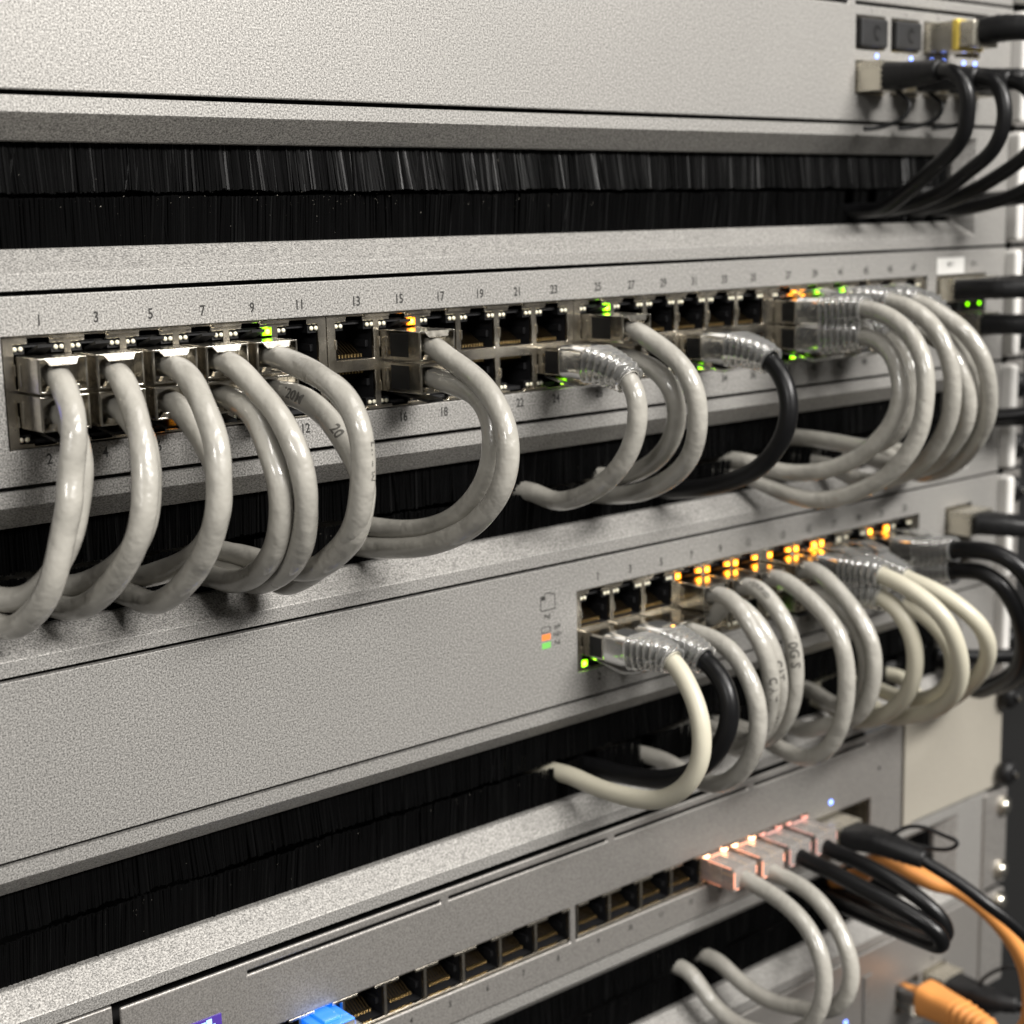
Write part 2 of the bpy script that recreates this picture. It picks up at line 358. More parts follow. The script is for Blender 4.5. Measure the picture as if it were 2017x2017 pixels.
# ------------------------------------------------------------------ cable routes, world millimetres (x along the rack, y into it, z up)
CABLE_PATHS = {
  'c1': [[107.4,-4.9,-18.4],[106.7,-12.5,-21.3],[105.1,-19.4,-25.6],[104.0,-22.0,-30.6],[103.1,-22.0,-35.7],[102.1,-21.2,-41.0],[101.2,-23.7,-44.8],[99.7,-22.1,-50.9],[98.3,-22.2,-56.3],[96.9,-21.6,-61.4],[95.4,-18.9,-66.9],[93.8,-12.4,-72.3],[92.5,-4.3,-75.8],[91.2,5.0,-74.2]],
  'c2': [[107.4,-3.3,-27.4],[107.7,-10.1,-28.4],[108.2,-13.5,-31.7],[107.9,-15.8,-36.9],[106.8,-16.7,-42.0],[105.0,-17.1,-49.0],[103.4,-17.4,-54.0],[101.0,-15.2,-60.2],[98.4,-11.5,-65.7],[95.8,-4.9,-69.4],[93.3,1.3,-69.9],[91.4,5.0,-69.2]],
  'c3': [[121.5,-4.7,-18.4],[121.1,-11.8,-20.0],[119.9,-17.5,-23.6],[118.5,-23.2,-28.1],[117.7,-26.8,-33.4],[116.8,-29.2,-38.4],[115.9,-29.9,-43.5],[115.4,-30.6,-45.8],[114.3,-30.7,-50.9],[113.1,-28.6,-56.3],[111.8,-24.3,-62.0],[110.4,-17.8,-67.7],[109.2,-9.9,-72.3],[108.3,-2.5,-74.2],[107.5,5.0,-74.2]],
  'c4': [[121.5,-2.4,-28.1],[121.9,-9.7,-28.3],[122.6,-14.9,-30.9],[122.5,-19.3,-35.3],[121.7,-21.5,-40.1],[120.9,-21.8,-45.1],[120.4,-22.4,-47.5],[119.2,-22.4,-52.7],[117.7,-19.3,-58.3],[116.2,-14.3,-62.8],[114.5,-7.6,-66.5],[112.8,-1.6,-69.2],[111.0,5.0,-70.5]],
  'c5': [[135.6,-5.2,-18.2],[135.2,-13.6,-18.7],[134.1,-21.6,-21.6],[133.0,-27.4,-25.9],[132.5,-31.6,-30.2],[132.1,-34.4,-34.2],[131.5,-35.9,-39.4],[130.9,-36.1,-44.7],[130.6,-36.9,-46.6],[129.9,-36.0,-51.9],[129.1,-33.0,-58.1],[128.2,-27.4,-64.7],[127.4,-18.7,-71.0],[126.7,-8.1,-75.2],[126.0,5.0,-74.2]],
  'c6': [[135.6,-3.8,-28.5],[136.0,-10.2,-28.5],[136.7,-14.0,-30.5],[137.1,-17.6,-34.4],[136.8,-22.6,-37.7],[136.3,-27.3,-42.0],[135.8,-28.0,-46.3],[135.5,-28.6,-48.2],[134.7,-27.5,-54.2],[133.7,-22.8,-60.2],[132.4,-14.4,-65.3],[131.0,-5.1,-68.6],[129.2,5.0,-71.2]],
  'c7': [[149.7,-6.0,-18.4],[149.9,-12.5,-18.5],[150.4,-18.5,-22.0],[151.0,-23.7,-25.9],[151.1,-25.9,-26.9],[151.4,-30.6,-30.3],[151.8,-34.4,-34.9],[152.2,-37.0,-39.9],[152.7,-38.1,-45.4],[153.2,-37.4,-51.2],[153.8,-35.4,-57.2],[154.3,-32.4,-62.5],[154.8,-25.3,-68.3],[155.3,-16.4,-72.7],[155.8,-6.4,-75.2],[156.3,5.0,-74.2]],
  'c8': [[149.7,-6.4,-28.1],[149.6,-14.2,-27.6],[149.4,-20.9,-29.1],[149.3,-25.1,-32.8],[149.3,-26.8,-36.0],[149.3,-29.9,-40.3],[149.4,-32.2,-44.5],[149.4,-32.8,-49.7],[149.5,-31.8,-55.2],[149.6,-29.6,-60.4],[149.6,-27.9,-63.0],[149.7,-20.9,-68.7],[149.9,-9.2,-73.5],[150.2,5.0,-74.2]],
  'c9': [[163.8,-5.0,-17.9],[163.6,-12.0,-18.2],[162.8,-22.4,-19.7],[161.9,-33.1,-21.9],[161.9,-40.8,-24.8],[161.9,-45.7,-28.7],[162.0,-48.4,-33.6],[162.1,-49.0,-39.1],[162.2,-48.2,-44.4],[162.3,-46.9,-49.4],[162.5,-44.2,-55.7],[162.6,-39.7,-60.7],[162.9,-30.6,-66.7],[163.4,-19.2,-72.8],[163.8,-7.3,-76.8],[164.4,5.0,-74.2]],
  'c10': [[163.8,-8.6,-26.8],[164.1,-15.5,-27.0],[164.8,-22.7,-28.5],[165.4,-28.5,-31.4],[165.2,-34.5,-35.1],[164.9,-40.0,-39.5],[164.5,-44.7,-43.9],[164.2,-45.9,-47.9],[163.8,-45.1,-51.7],[163.2,-43.2,-58.3],[162.6,-37.8,-63.0],[161.8,-29.5,-68.3],[160.8,-18.6,-70.8],[159.6,-7.7,-70.4],[158.0,5.0,-69.5]],
  'c15': [[209.8,-5.1,-17.0],[209.6,-12.2,-18.1],[209.2,-20.1,-20.7],[208.6,-28.6,-23.5],[208.2,-35.4,-26.5],[207.7,-41.5,-30.5],[207.2,-45.9,-35.3],[206.6,-48.3,-41.0],[206.0,-48.6,-46.5],[205.2,-47.0,-52.6],[204.5,-43.0,-57.8],[203.7,-36.8,-63.2],[202.8,-29.2,-67.2],[201.8,-19.4,-70.6],[200.9,-10.0,-72.5],[199.9,1.0,-73.9],[199.5,5.0,-74.2]],
  'c16': [[209.8,-6.5,-28.2],[209.8,-14.8,-27.9],[209.9,-24.1,-28.4],[209.7,-31.5,-29.9],[209.4,-36.6,-33.0],[209.0,-39.4,-37.2],[208.3,-40.2,-43.6],[207.6,-38.9,-50.1],[206.9,-35.1,-55.8],[205.9,-28.8,-61.4],[205.0,-21.1,-65.3],[203.8,-10.0,-68.0],[202.7,-0.7,-68.9],[201.9,5.0,-68.9]],
  'c24': [[266.2,-30.0,-30.4],[266.1,-32.8,-32.7],[266.0,-34.3,-36.2],[265.9,-34.8,-40.1],[265.6,-34.2,-45.5],[265.2,-32.0,-51.0],[264.7,-27.6,-56.8],[264.1,-20.3,-62.6],[263.4,-12.2,-66.5],[262.8,-4.6,-68.7],[262.3,1.2,-68.4],[261.9,5.0,-66.6]],
  'c25': [[283.9,-7.9,-17.6],[284.0,-13.8,-18.6],[284.2,-21.4,-21.3],[284.5,-28.7,-24.9],[284.9,-34.5,-29.0],[285.3,-37.8,-34.0],[285.9,-39.0,-40.3],[286.3,-38.5,-45.9],[287.0,-36.2,-52.6],[287.7,-31.1,-58.7],[288.4,-23.3,-63.7],[289.2,-13.9,-67.7],[289.9,-5.7,-69.8],[290.7,5.0,-71.3]],
  'c26': [[283.9,-11.1,-27.8],[284.1,-18.1,-28.2],[284.6,-24.0,-30.2],[285.4,-28.4,-34.2],[286.2,-30.1,-39.2],[287.3,-29.3,-44.9],[288.5,-25.9,-50.9],[289.9,-20.0,-56.3],[291.4,-11.8,-61.2],[292.7,-4.3,-64.0],[294.2,5.0,-66.2]],
  'c34': [[326.2,-31.0,-29.7],[326.0,-36.1,-34.2],[325.7,-39.0,-39.7],[325.1,-39.9,-45.9],[324.5,-38.9,-51.7],[323.7,-35.3,-57.7],[322.7,-29.3,-63.6],[321.5,-20.7,-67.8],[320.2,-11.9,-70.6],[319.0,-4.1,-72.1],[317.6,5.0,-73.2]],
  'c37': [[372.2,-30.3,-16.8],[372.0,-37.5,-17.6],[371.7,-44.6,-20.4],[371.3,-51.0,-25.1],[370.7,-55.1,-30.9],[370.1,-57.1,-37.3],[369.1,-57.6,-45.5],[368.2,-56.9,-53.0],[367.2,-54.2,-59.7],[365.9,-48.8,-66.8],[364.5,-40.8,-72.7],[362.7,-30.4,-77.4],[361.1,-20.7,-79.3],[359.6,-11.8,-78.4],[358.1,-4.0,-76.0],[356.4,5.0,-73.2]],
  'c38': [[372.2,-30.5,-25.4],[372.0,-37.1,-26.6],[371.6,-42.7,-30.4],[371.0,-46.1,-35.6],[370.2,-47.9,-41.6],[369.4,-47.8,-47.2],[368.4,-45.5,-53.0],[367.3,-41.3,-58.5],[365.8,-35.5,-63.7],[364.1,-27.9,-67.7],[362.1,-18.5,-70.4],[360.3,-10.6,-71.0],[358.9,-4.7,-70.5],[356.4,5.0,-68.1]],
  'c39': [[386.3,-20.2,-15.3],[386.5,-29.1,-15.2],[386.8,-36.5,-16.2],[387.2,-43.2,-19.4],[387.8,-48.6,-24.5],[388.5,-51.9,-30.9],[389.2,-53.5,-37.1],[390.0,-53.5,-43.9],[390.9,-52.3,-51.3],[392.0,-48.4,-59.1],[393.2,-42.6,-66.2],[394.6,-33.5,-72.8],[395.9,-23.5,-76.6],[397.5,-11.0,-78.1],[399.6,5.0,-74.2]],
  'c40': [[386.3,-22.2,-25.1],[386.2,-30.1,-26.3],[386.0,-36.8,-30.7],[385.8,-40.4,-37.1],[385.5,-41.4,-44.3],[385.1,-39.8,-51.7],[384.6,-35.0,-58.9],[384.0,-25.9,-63.7],[383.3,-14.1,-63.2],[382.6,-3.1,-62.6],[382.1,5.0,-62.6]],
  'c41': [[400.4,-27.9,-15.4],[400.9,-35.3,-17.2],[401.9,-41.6,-20.5],[403.3,-47.1,-24.3],[405.2,-51.6,-30.1],[407.3,-54.1,-36.5],[410.0,-54.0,-44.6],[413.2,-51.7,-53.5],[416.5,-46.4,-61.8],[420.2,-38.4,-69.6],[424.0,-28.2,-75.8],[429.3,-12.1,-79.6],[434.8,5.0,-74.2]],
  'c42': [[400.4,-28.2,-25.3],[400.7,-35.7,-26.5],[401.3,-42.3,-29.8],[402.1,-45.9,-34.6],[403.2,-48.8,-40.9],[404.8,-49.7,-49.4],[406.4,-47.5,-57.1],[408.2,-41.6,-64.4],[410.2,-33.9,-71.0],[412.3,-24.0,-74.8],[415.4,-9.2,-74.6],[418.4,5.0,-73.1]],
  'c43': [[414.5,-25.8,-18.1],[415.0,-31.5,-22.0],[416.6,-36.6,-29.0],[418.7,-40.6,-36.0],[420.9,-42.6,-42.7],[423.4,-42.1,-50.1],[426.4,-39.2,-58.3],[429.9,-33.0,-66.5],[433.9,-23.8,-74.2],[438.2,-12.2,-79.7],[444.0,5.0,-74.2]],
  'e2': [[282.4,-29.2,-115.2],[282.3,-33.1,-116.7],[282.2,-35.9,-119.6],[281.8,-41.0,-125.7],[281.2,-44.1,-132.5],[280.6,-45.2,-138.9],[280.1,-44.6,-144.2],[279.5,-42.2,-149.5],[278.9,-37.5,-154.5],[278.1,-30.6,-158.9],[277.1,-21.5,-160.7],[276.0,-12.3,-161.0],[274.9,-3.4,-160.5],[273.7,5.0,-159.1]],
  'e4': [[296.4,-31.5,-118.5],[296.2,-37.5,-121.8],[295.9,-41.2,-126.3],[295.4,-43.0,-131.9],[294.7,-42.1,-138.9],[294.0,-39.3,-144.8],[293.1,-33.9,-151.0],[292.1,-26.6,-155.8],[290.7,-16.6,-159.3],[289.7,-9.0,-160.2],[288.5,-1.2,-160.8],[287.5,5.0,-160.4]],
  'e6': [[310.4,-19.7,-116.2],[310.5,-27.9,-117.9],[310.6,-34.0,-122.6],[310.8,-37.8,-128.1],[311.0,-39.9,-134.0],[311.2,-40.4,-140.2],[311.4,-38.9,-147.9],[311.7,-35.5,-154.3],[312.0,-30.4,-160.0],[312.2,-23.6,-164.5],[312.5,-14.7,-166.0],[313.0,-3.8,-164.1],[313.4,5.0,-163.1]],
  'e7': [[324.4,-8.8,-105.8],[324.1,-15.0,-106.0],[323.2,-22.7,-109.7],[323.2,-24.2,-111.7],[324.2,-28.6,-117.4],[325.4,-31.4,-123.5],[326.6,-32.0,-129.9],[328.2,-30.7,-137.9],[330.0,-27.6,-146.0],[331.8,-22.6,-153.6],[333.7,-15.2,-160.0],[335.8,-5.5,-161.8],[338.4,5.0,-161.8]],
  'e8': [[324.4,-15.6,-107.6],[325.9,-21.9,-110.2],[327.9,-26.4,-115.1],[328.9,-29.8,-120.6],[330.2,-31.5,-126.9],[331.9,-31.2,-134.7],[333.6,-28.5,-143.1],[335.4,-23.3,-151.3],[337.2,-14.7,-158.4],[338.5,-7.0,-160.0],[340.6,5.0,-159.1]],
  'e9': [[338.4,-9.6,-105.0],[338.5,-14.7,-105.2],[338.8,-21.0,-109.2],[339.3,-25.9,-114.1],[340.0,-29.1,-120.4],[340.8,-30.1,-127.8],[341.8,-29.4,-136.1],[342.8,-27.1,-144.5],[343.8,-22.9,-151.8],[344.8,-16.6,-158.1],[345.9,-7.2,-161.7],[347.5,5.0,-161.8]],
  'e11': [[352.4,-10.4,-105.1],[352.4,-15.5,-105.6],[352.5,-23.6,-108.9],[352.8,-31.5,-113.8],[353.0,-37.2,-119.4],[353.3,-40.2,-126.3],[353.6,-41.0,-133.2],[353.9,-40.6,-141.4],[354.3,-38.8,-149.5],[354.7,-35.0,-157.6],[355.0,-29.2,-163.8],[355.4,-21.4,-166.9],[355.8,-13.3,-166.3],[356.3,-4.9,-164.7],[356.8,5.0,-163.1]],
  'e13': [[370.0,-10.0,-105.0],[370.0,-15.4,-105.5],[370.2,-22.6,-109.8],[370.4,-29.6,-115.6],[370.8,-35.3,-122.5],[371.1,-38.1,-128.7],[371.5,-38.4,-136.4],[371.9,-36.8,-144.6],[372.3,-32.9,-151.8],[372.8,-25.2,-157.3],[373.3,-14.6,-161.6],[373.8,-6.3,-165.2],[374.4,5.0,-163.1]],
  'e14': [[370.0,-14.0,-112.7],[370.6,-21.1,-114.7],[371.9,-27.1,-119.1],[373.8,-30.7,-125.5],[376.1,-31.5,-133.6],[378.8,-29.6,-142.4],[381.6,-24.6,-151.0],[384.2,-16.3,-156.6],[387.3,-6.0,-156.8],[390.9,5.0,-155.8]],
  'e15': [[384.0,-29.9,-106.5],[384.9,-39.6,-109.0],[386.9,-47.7,-113.4],[389.3,-53.2,-118.9],[392.2,-55.8,-126.9],[395.2,-56.0,-135.1],[397.7,-54.0,-142.3],[400.6,-48.8,-149.8],[403.7,-40.9,-156.2],[408.0,-28.1,-162.3],[413.1,-12.9,-167.2],[419.2,5.0,-163.1]],
  'e16': [[384.0,-28.3,-113.8],[384.4,-35.3,-115.8],[385.3,-40.2,-121.0],[386.6,-42.9,-127.7],[388.1,-43.0,-135.3],[389.9,-40.5,-144.0],[391.7,-35.8,-151.2],[393.7,-28.3,-157.9],[395.8,-19.2,-163.2],[398.6,-6.6,-166.1],[401.4,5.0,-163.1]],
  'e17': [[398.0,-33.9,-110.6],[400.1,-43.9,-113.7],[403.7,-50.7,-118.7],[407.8,-54.8,-124.4],[411.5,-55.5,-130.7],[414.8,-53.6,-137.0],[418.8,-48.6,-144.1],[423.6,-40.6,-151.7],[430.3,-29.0,-161.2],[438.2,-13.4,-169.1],[447.2,5.0,-163.1]],
  'e18': [[398.0,-27.9,-118.4],[399.0,-35.9,-120.9],[401.0,-41.8,-125.5],[403.8,-45.5,-132.1],[406.9,-45.4,-140.2],[409.9,-41.8,-148.0],[413.1,-34.3,-154.6],[417.4,-22.6,-159.8],[422.3,-9.3,-162.1],[428.0,5.0,-162.9]],
  'e22': [[426.0,-42.5,-110.7],[427.7,-49.2,-114.1],[431.2,-52.5,-121.1],[436.4,-52.8,-130.6],[442.1,-50.3,-140.3],[448.5,-44.0,-150.6],[456.2,-31.4,-160.0],[464.8,-16.4,-167.9],[476.9,5.0,-163.1]],
  'e21': [[426.0,-42.2,-103.0],[427.3,-50.2,-103.9],[430.2,-56.1,-108.7],[434.3,-59.1,-116.3],[440.6,-58.6,-128.2],[447.6,-54.3,-140.6],[455.3,-44.7,-153.0],[463.5,-30.0,-162.4],[471.0,-15.6,-167.1],[482.0,5.0,-163.1]],
  'g1': [[336.7,-10.4,-207.9],[336.6,-17.0,-207.9],[336.4,-25.5,-209.1],[336.1,-33.3,-211.2],[335.7,-40.0,-214.7],[335.3,-44.5,-219.2],[335.0,-47.0,-223.7],[334.6,-48.4,-228.5],[334.2,-48.8,-233.7],[333.7,-47.8,-239.5],[333.2,-44.5,-246.5],[332.4,-36.8,-253.0],[331.6,-26.3,-256.9],[330.6,-15.5,-257.8],[329.8,-9.0,-256.0],[329.1,-3.8,-252.9],[328.3,0.8,-248.0],[327.5,5.0,-243.8]],
  'g2': [[351.2,-10.6,-209.5],[351.0,-18.7,-209.5],[350.8,-28.0,-210.9],[350.4,-35.5,-214.2],[349.9,-41.2,-218.9],[349.5,-45.1,-223.7],[349.0,-47.6,-228.2],[348.6,-48.8,-233.2],[348.1,-48.1,-238.9],[347.6,-45.1,-244.8],[347.0,-38.7,-249.3],[346.0,-27.8,-252.0],[345.0,-17.6,-253.3],[344.1,-8.9,-251.9],[343.1,-1.5,-248.8],[342.1,5.0,-244.9]],
  'g3': [[365.6,-12.5,-207.8],[366.6,-25.0,-209.5],[369.2,-39.0,-213.0],[372.9,-51.8,-217.1],[376.2,-60.0,-221.5],[378.4,-63.8,-225.6],[379.2,-62.6,-228.6],[381.8,-53.4,-230.4],[387.5,-33.8,-233.4],[393.9,-12.4,-236.2],[399.5,5.0,-238.5]],
  'g4': [[380.0,-12.6,-208.4],[381.2,-25.8,-210.1],[384.2,-39.7,-214.3],[388.0,-50.2,-220.4],[390.7,-55.0,-225.8],[392.5,-55.8,-231.0],[393.8,-51.2,-234.4],[397.5,-38.6,-236.4],[403.9,-17.6,-239.1],[410.9,5.0,-242.7]],
  'a1': [[412.0,-31.2,59.5],[412.1,-36.0,58.3],[412.2,-39.3,55.0],[412.4,-41.0,50.3],[412.6,-41.0,45.7],[413.0,-40.0,39.6],[413.4,-36.6,34.6],[414.1,-28.1,28.3],[415.1,-17.8,21.5],[416.2,-5.9,15.3],[417.1,4.0,14.7]],
  'a2': [[435.0,-30.4,58.2],[434.9,-36.5,56.1],[434.7,-39.7,51.1],[434.5,-40.9,44.7],[434.1,-39.8,38.5],[433.6,-36.6,32.9],[432.8,-27.3,26.1],[432.0,-19.9,20.9],[431.0,-9.5,17.0],[429.6,4.0,14.7]],
  'a3': [[455.0,-30.0,58.0],[454.9,-35.8,55.3],[454.7,-40.3,48.5],[454.3,-41.9,40.3],[453.9,-39.5,33.9],[453.4,-33.9,29.3],[452.9,-27.7,25.7],[452.2,-20.1,21.7],[451.3,-9.6,17.7],[450.1,4.0,14.7]],
  'a4': [[475.0,-23.2,59.7],[474.7,-33.1,56.2],[473.9,-40.7,47.4],[472.7,-41.8,37.4],[471.5,-38.0,29.2],[470.0,-31.6,22.8],[468.4,-23.7,18.7],[466.5,-13.8,16.0],[464.5,-3.7,14.3],[462.8,4.0,14.7]],
  'orange': [[408.0,-16.6,-218.5],[410.0,-22.7,-220.6],[414.0,-34.6,-224.9],[418.0,-40.7,-226.0],[422.0,-47.5,-230.3],[426.0,-53.7,-236.9],[430.0,-58.3,-244.9],[434.0,-60.8,-254.5],[438.0,-61.1,-266.8],[441.0,-59.0,-279.8],[443.0,-53.4,-288.8],[445.0,-44.4,-293.2],[446.5,-35.2,-293.6],[448.0,-25.9,-293.1],[449.0,-16.6,-293.1],[449.0,-7.9,-292.5],[449.0,-1.6,-292.0]],
  'gdac': [[398.0,-13.8,-208.5],[399.0,-20.6,-209.0],[401.0,-28.1,-210.3],[404.0,-37.3,-212.5],[409.0,-48.1,-219.1],[414.0,-58.0,-226.6],[420.0,-64.2,-233.5],[426.0,-69.7,-242.8],[432.0,-72.6,-258.1]],
  'gloop': [[399.0,-20.6,-207.2],[402.0,-25.7,-205.8],[405.0,-29.1,-202.8],[408.0,-35.0,-202.4],[410.0,-40.7,-204.1],[411.0,-46.9,-205.3],[410.0,-44.4,-208.2],[408.0,-37.6,-209.5],[405.0,-31.7,-208.8],[402.0,-26.6,-209.5]],
  'jdac': [[467.0,-13.1,-292.0],[468.0,-21.2,-293.4],[470.0,-28.4,-293.8],[473.0,-34.9,-293.9],[478.0,-40.2,-296.1]],
  'jloop': [[468.0,-20.3,-292.9],[469.0,-20.3,-288.4],[471.0,-25.7,-282.3],[474.0,-31.2,-279.3],[476.0,-34.2,-280.1],[475.0,-35.6,-291.2]],
}
# ------------------------------------------------------------------ rack hardware
U = 44.45
LX, RX = 53.5, 502.5
def pc(i): return 107.4 + 14.108*i + 3.606*(i//6)      # port columns of the forty-eight port switch
def pe(i): return 282.2 + 14.05*i + 3.6*(i//6)         # of the 24 port switch
def pg(i): return 160.3 + 14.45*i + (3.0 if i >= 8 else 0)   # of the narrow switch

def ear(parent, zt, x=RX, w=16.5, proud=5.0, h=U, material=None):
    sw = 4.6 if proud > 3 else w
    mb = MB(); mb.box(x, x+sw, -proud, 2.5, zt-h+1.6, zt-1.6)
    mb.build("ear", material or EAR, parent, bevel=min(1.6, proud*.5), seg=3)
    if proud > 3:
        mb = MB(); mb.box(x+sw+.1, x+w, .6, 2.4, zt-h+.8, zt-.8); mb.build("ear_flange", SILVER_FINE, parent, bevel=.3)
def dark_backing(parent, zt, x0=LX, x1=RX, y0=16, y1=120):
    mb = MB(); mb.box(x0+1.5, x1-1.5, y0, y1, zt-U+1.2, zt-1.2)
    mb.build("dark_backing", DARKFILL, parent)  # near-black box that makes gaps and brush slots read dark

post = thing("rack_post", "black vertical rack post along the right edge of the picture", "rack post", (525, 12, -330))
mb = MB(); mb.box(512.5, 545, 3.2, 7, -330, 110); mb.box(541, 545, 7.2, 60, -330, 110); mb.build("rail", RAIL, post, bevel=0.6)

def knob(x, z, label, y=-5):
    t = thing("cage_screw", label, "screw", (x, y, z), "black screws holding the units to the post")
    mb = MB()
    prof = [(0.0, 0), (4.6, 0), (5.4, 1.0), (5.2, 2.6), (4.2, 4.2), (2.6, 4.9), (1.2, 5.0)]
    n = 20
    mb.loft([[(x + max(.05, r)*math.cos(2*math.pi*i/n), y - d, z + max(.05, r)*math.sin(2*math.pi*i/n)) for i in range(n)] for r, d in prof])
    mb.build("washer", BLACKPL, t)
    mb = MB(); mb.dome((x, y-4.9, z), 2.3, 1.5, 12); mb.build("screw_head", BLACKPL, t)
    mb = MB(); mb.box(x-.3, x+.3, y-6.75, y-6.3, z-1.0, z+1.0); mb.box(x-1.0, x+1.0, y-6.75, y-6.3, z-.3, z+.3); mb.build("drive_slot", SCREW, t)
for z, w in ((38, "upper end of the top brush panel ear"), (-8, "upper end of the forty-eight port switch ear"), (-36, "lower end of the forty-eight port switch ear"),
             (-55, "upper end of the second brush panel ear"), (-79.5, "lower end of the second brush panel ear"), (-97, "upper end of the twenty-four port switch ear"),
             (-183, "top of the pale plate beside the narrow switch"), (-216, "bottom of the pale plate beside the narrow switch"), (-160, "lower end of the third brush panel ear")):
    knob(512 if z > -170 else 511.5, z, "black plastic washered screw at the " + w, .5 if z > -170 else -1.2)
def steel_screw(x, z, label):
    t = thing("steel_screw", label, "screw", (x, -2, z), "bright steel screws low on the post")
    mb = MB(); mb.dome((x, -2.6, z), 3.2, 2.0, 16, 4); mb.build("screw_head", SCREW, t)
    mb = MB(); n = 14; mb.loft([[(x + r*math.cos(6.2832*i/n), y, z + r*math.sin(6.2832*i/n)) for i in range(n)] for r, y in ((4.3, -.2), (4.3, -2.6))], smooth=False)
    mb.build("washer", SCREW, t)
steel_screw(511.5, -231, "bright steel screw at the top of the lowest brush panel ear")
steel_screw(510.5, -259, "bright steel screw at the bottom of the lowest brush panel ear")
steel_screw(510.5, -273, "bright steel screw at the top of the bottom unit's ear")

# ------------------------------------------------------------------ brush panels
ENTRY = {}
for k_, pts_ in CABLE_PATHS.items():
    if k_[0] in 'aceg' and k_[1].isdigit():
        e_ = pts_[-1]; ENTRY.setdefault({'a': 44.45, 'c': -44.45, 'e': -133.35, 'g': -222.25}[k_[0]], []).append((e_[0]-1.2, e_[2]))
def brush_panel(zt, label, seed, bright, ex=RX, proud=5.0):
    t = thing("brush_panel", label, "brush panel", (278, 0, zt-U), "one unit cable brush panels")
    xi0, xi1 = 75.0, 481.0
    z0, z1 = zt-U+.55, zt-.55
    def ring(x0, x1, zz0, zz1, y): return [(x0, y, zz0), (x1, y, zz0), (x1, y, zz1), (x0, y, zz1)]
    R = [ring(LX, RX, z0, z1, 9), ring(LX, RX, z0, z1, 0), ring(xi0, xi1, zt-U+4.3, zt-4.3, 0),
         ring(xi0+6, xi1-6, zt-U+9.9, zt-10.3, 7), ring(xi0+6, xi1-6, zt-U+9.9, zt-10.3, 9)]
    mb = MB(); mb.loft(R, smooth=False, cap=False)
    mb.build("frame", SILVER, t, bevel=0.35)
    ear(t, zt, x=ex, proud=proud, material=SILVER_FINE if proud < 3 else None)
    dark_backing(t, zt, y0=48)
    zc = (zt-U+9.9 + zt-10.3)/2
    rnd = random.Random(seed)
    for row in (0, 1):
        mb = MB(); x = xi0 + 6.2; tilt = 0.0; yj = 0.0; sag = 0.0
        while x < xi1 - 6.3:
            tilt = tilt*.985 + rnd.gauss(0, .06); yj = yj*.975 + rnd.gauss(0, .07)
            if rnd.random() < .006: tilt += rnd.gauss(0, .5)
            sag += rnd.gauss(0, .05); sag *= .97
            w = rnd.uniform(.20, .42); tx = tilt + rnd.gauss(0, .12)
            tx += rnd.gauss(0, 1.6) if rnd.random() < .02 else 0
            yb = 9.6 + yj*.4 + rnd.gauss(0, .22); yt = yb + yj + rnd.gauss(0, .25) + (-bright*(1.1 + 1.8*math.exp(-((x-235)/75)**2)*(.6+.4*math.sin(x*.55))) if row == 0 else -.9)
            if row == 0: za, zb = zt-9.6, zc + .7 + sag + rnd.gauss(0, .12)
            else: za, zb = zt-U+9.0, zc - .5 + sag*.5 + rnd.gauss(0, .10); 
            for xe, ze in ENTRY.get(zt, []):                # strands part round a cable that passes through
                g = abs(x - xe)
                if g < 3.1:
                    hh = 2.5*math.sqrt(max(0.0, 1-(g/3.1)**2)) + rnd.gauss(0, .25)
                    if row == 0: zb = max(zb, min(za-1.5, ze + hh)) if ze > zc - 4 or zb < ze + hh else zb
                    else: zb = min(zb, max(za+1.5, ze - hh))
                    yt += rnd.uniform(-.8, .4)*(1-g/3.1)
            a = rnd.uniform(-.5, .5)
            p = [(-w, .25*a), (0, -w*.9), (w, -.25*a)]
            mb.add([(x+u, yb+v, za) for u, v in p] + [(x+u+tx, yt+v, zb) for u, v in p],
                   [(0,1,4,3), (1,2,5,4), (3,4,5)])
            x += rnd.uniform(.20, .34)
        mb.build("bristle_row", BRISTLE_SHEEN if bright and row == 0 else BRISTLE, t, kind="stuff")
    mb = MB()                                # lint caught on the bristles
    for k in range(170 if bright else 70):
        x = rnd.uniform(95, 470) if not bright else rnd.gauss(190, 60); x = min(max(x, 85), 470)
        z = zc - abs(rnd.gauss(0, 2.2)) - .4 if rnd.random() < .7 else rnd.uniform(zt-U+11, zt-11); r_ = rnd.uniform(.05, .13); y_ = 8.3 + rnd.uniform(-.3, .2)
        mb.add([(x-r_, y_, z), (x+r_*rnd.uniform(.4, 2), y_-.1, z+r_*.3), (x, y_-.2, z+r_*rnd.uniform(.6, 2.5)), (x, y_+.15, z)], [(0,1,2), (0,3,1), (1,3,2), (0,2,3)])
    mb.build("dust", DUST, t, kind="stuff")
    return t
brush_panel(44.45, "uppermost silver brush panel with long black bristles and dusty highlights", 1, 1)
brush_panel(-44.45, "silver brush panel swallowing the grey cables below the 48 port switch", 2, 0)
brush_panel(-133.35, "silver brush panel below the 24 port switch, bare on its left", 3, 0)
brush_panel(-222.25, "lowest silver brush panel, under the narrow switch with glowing plugs", 4, 0, 498.5, 1.2)

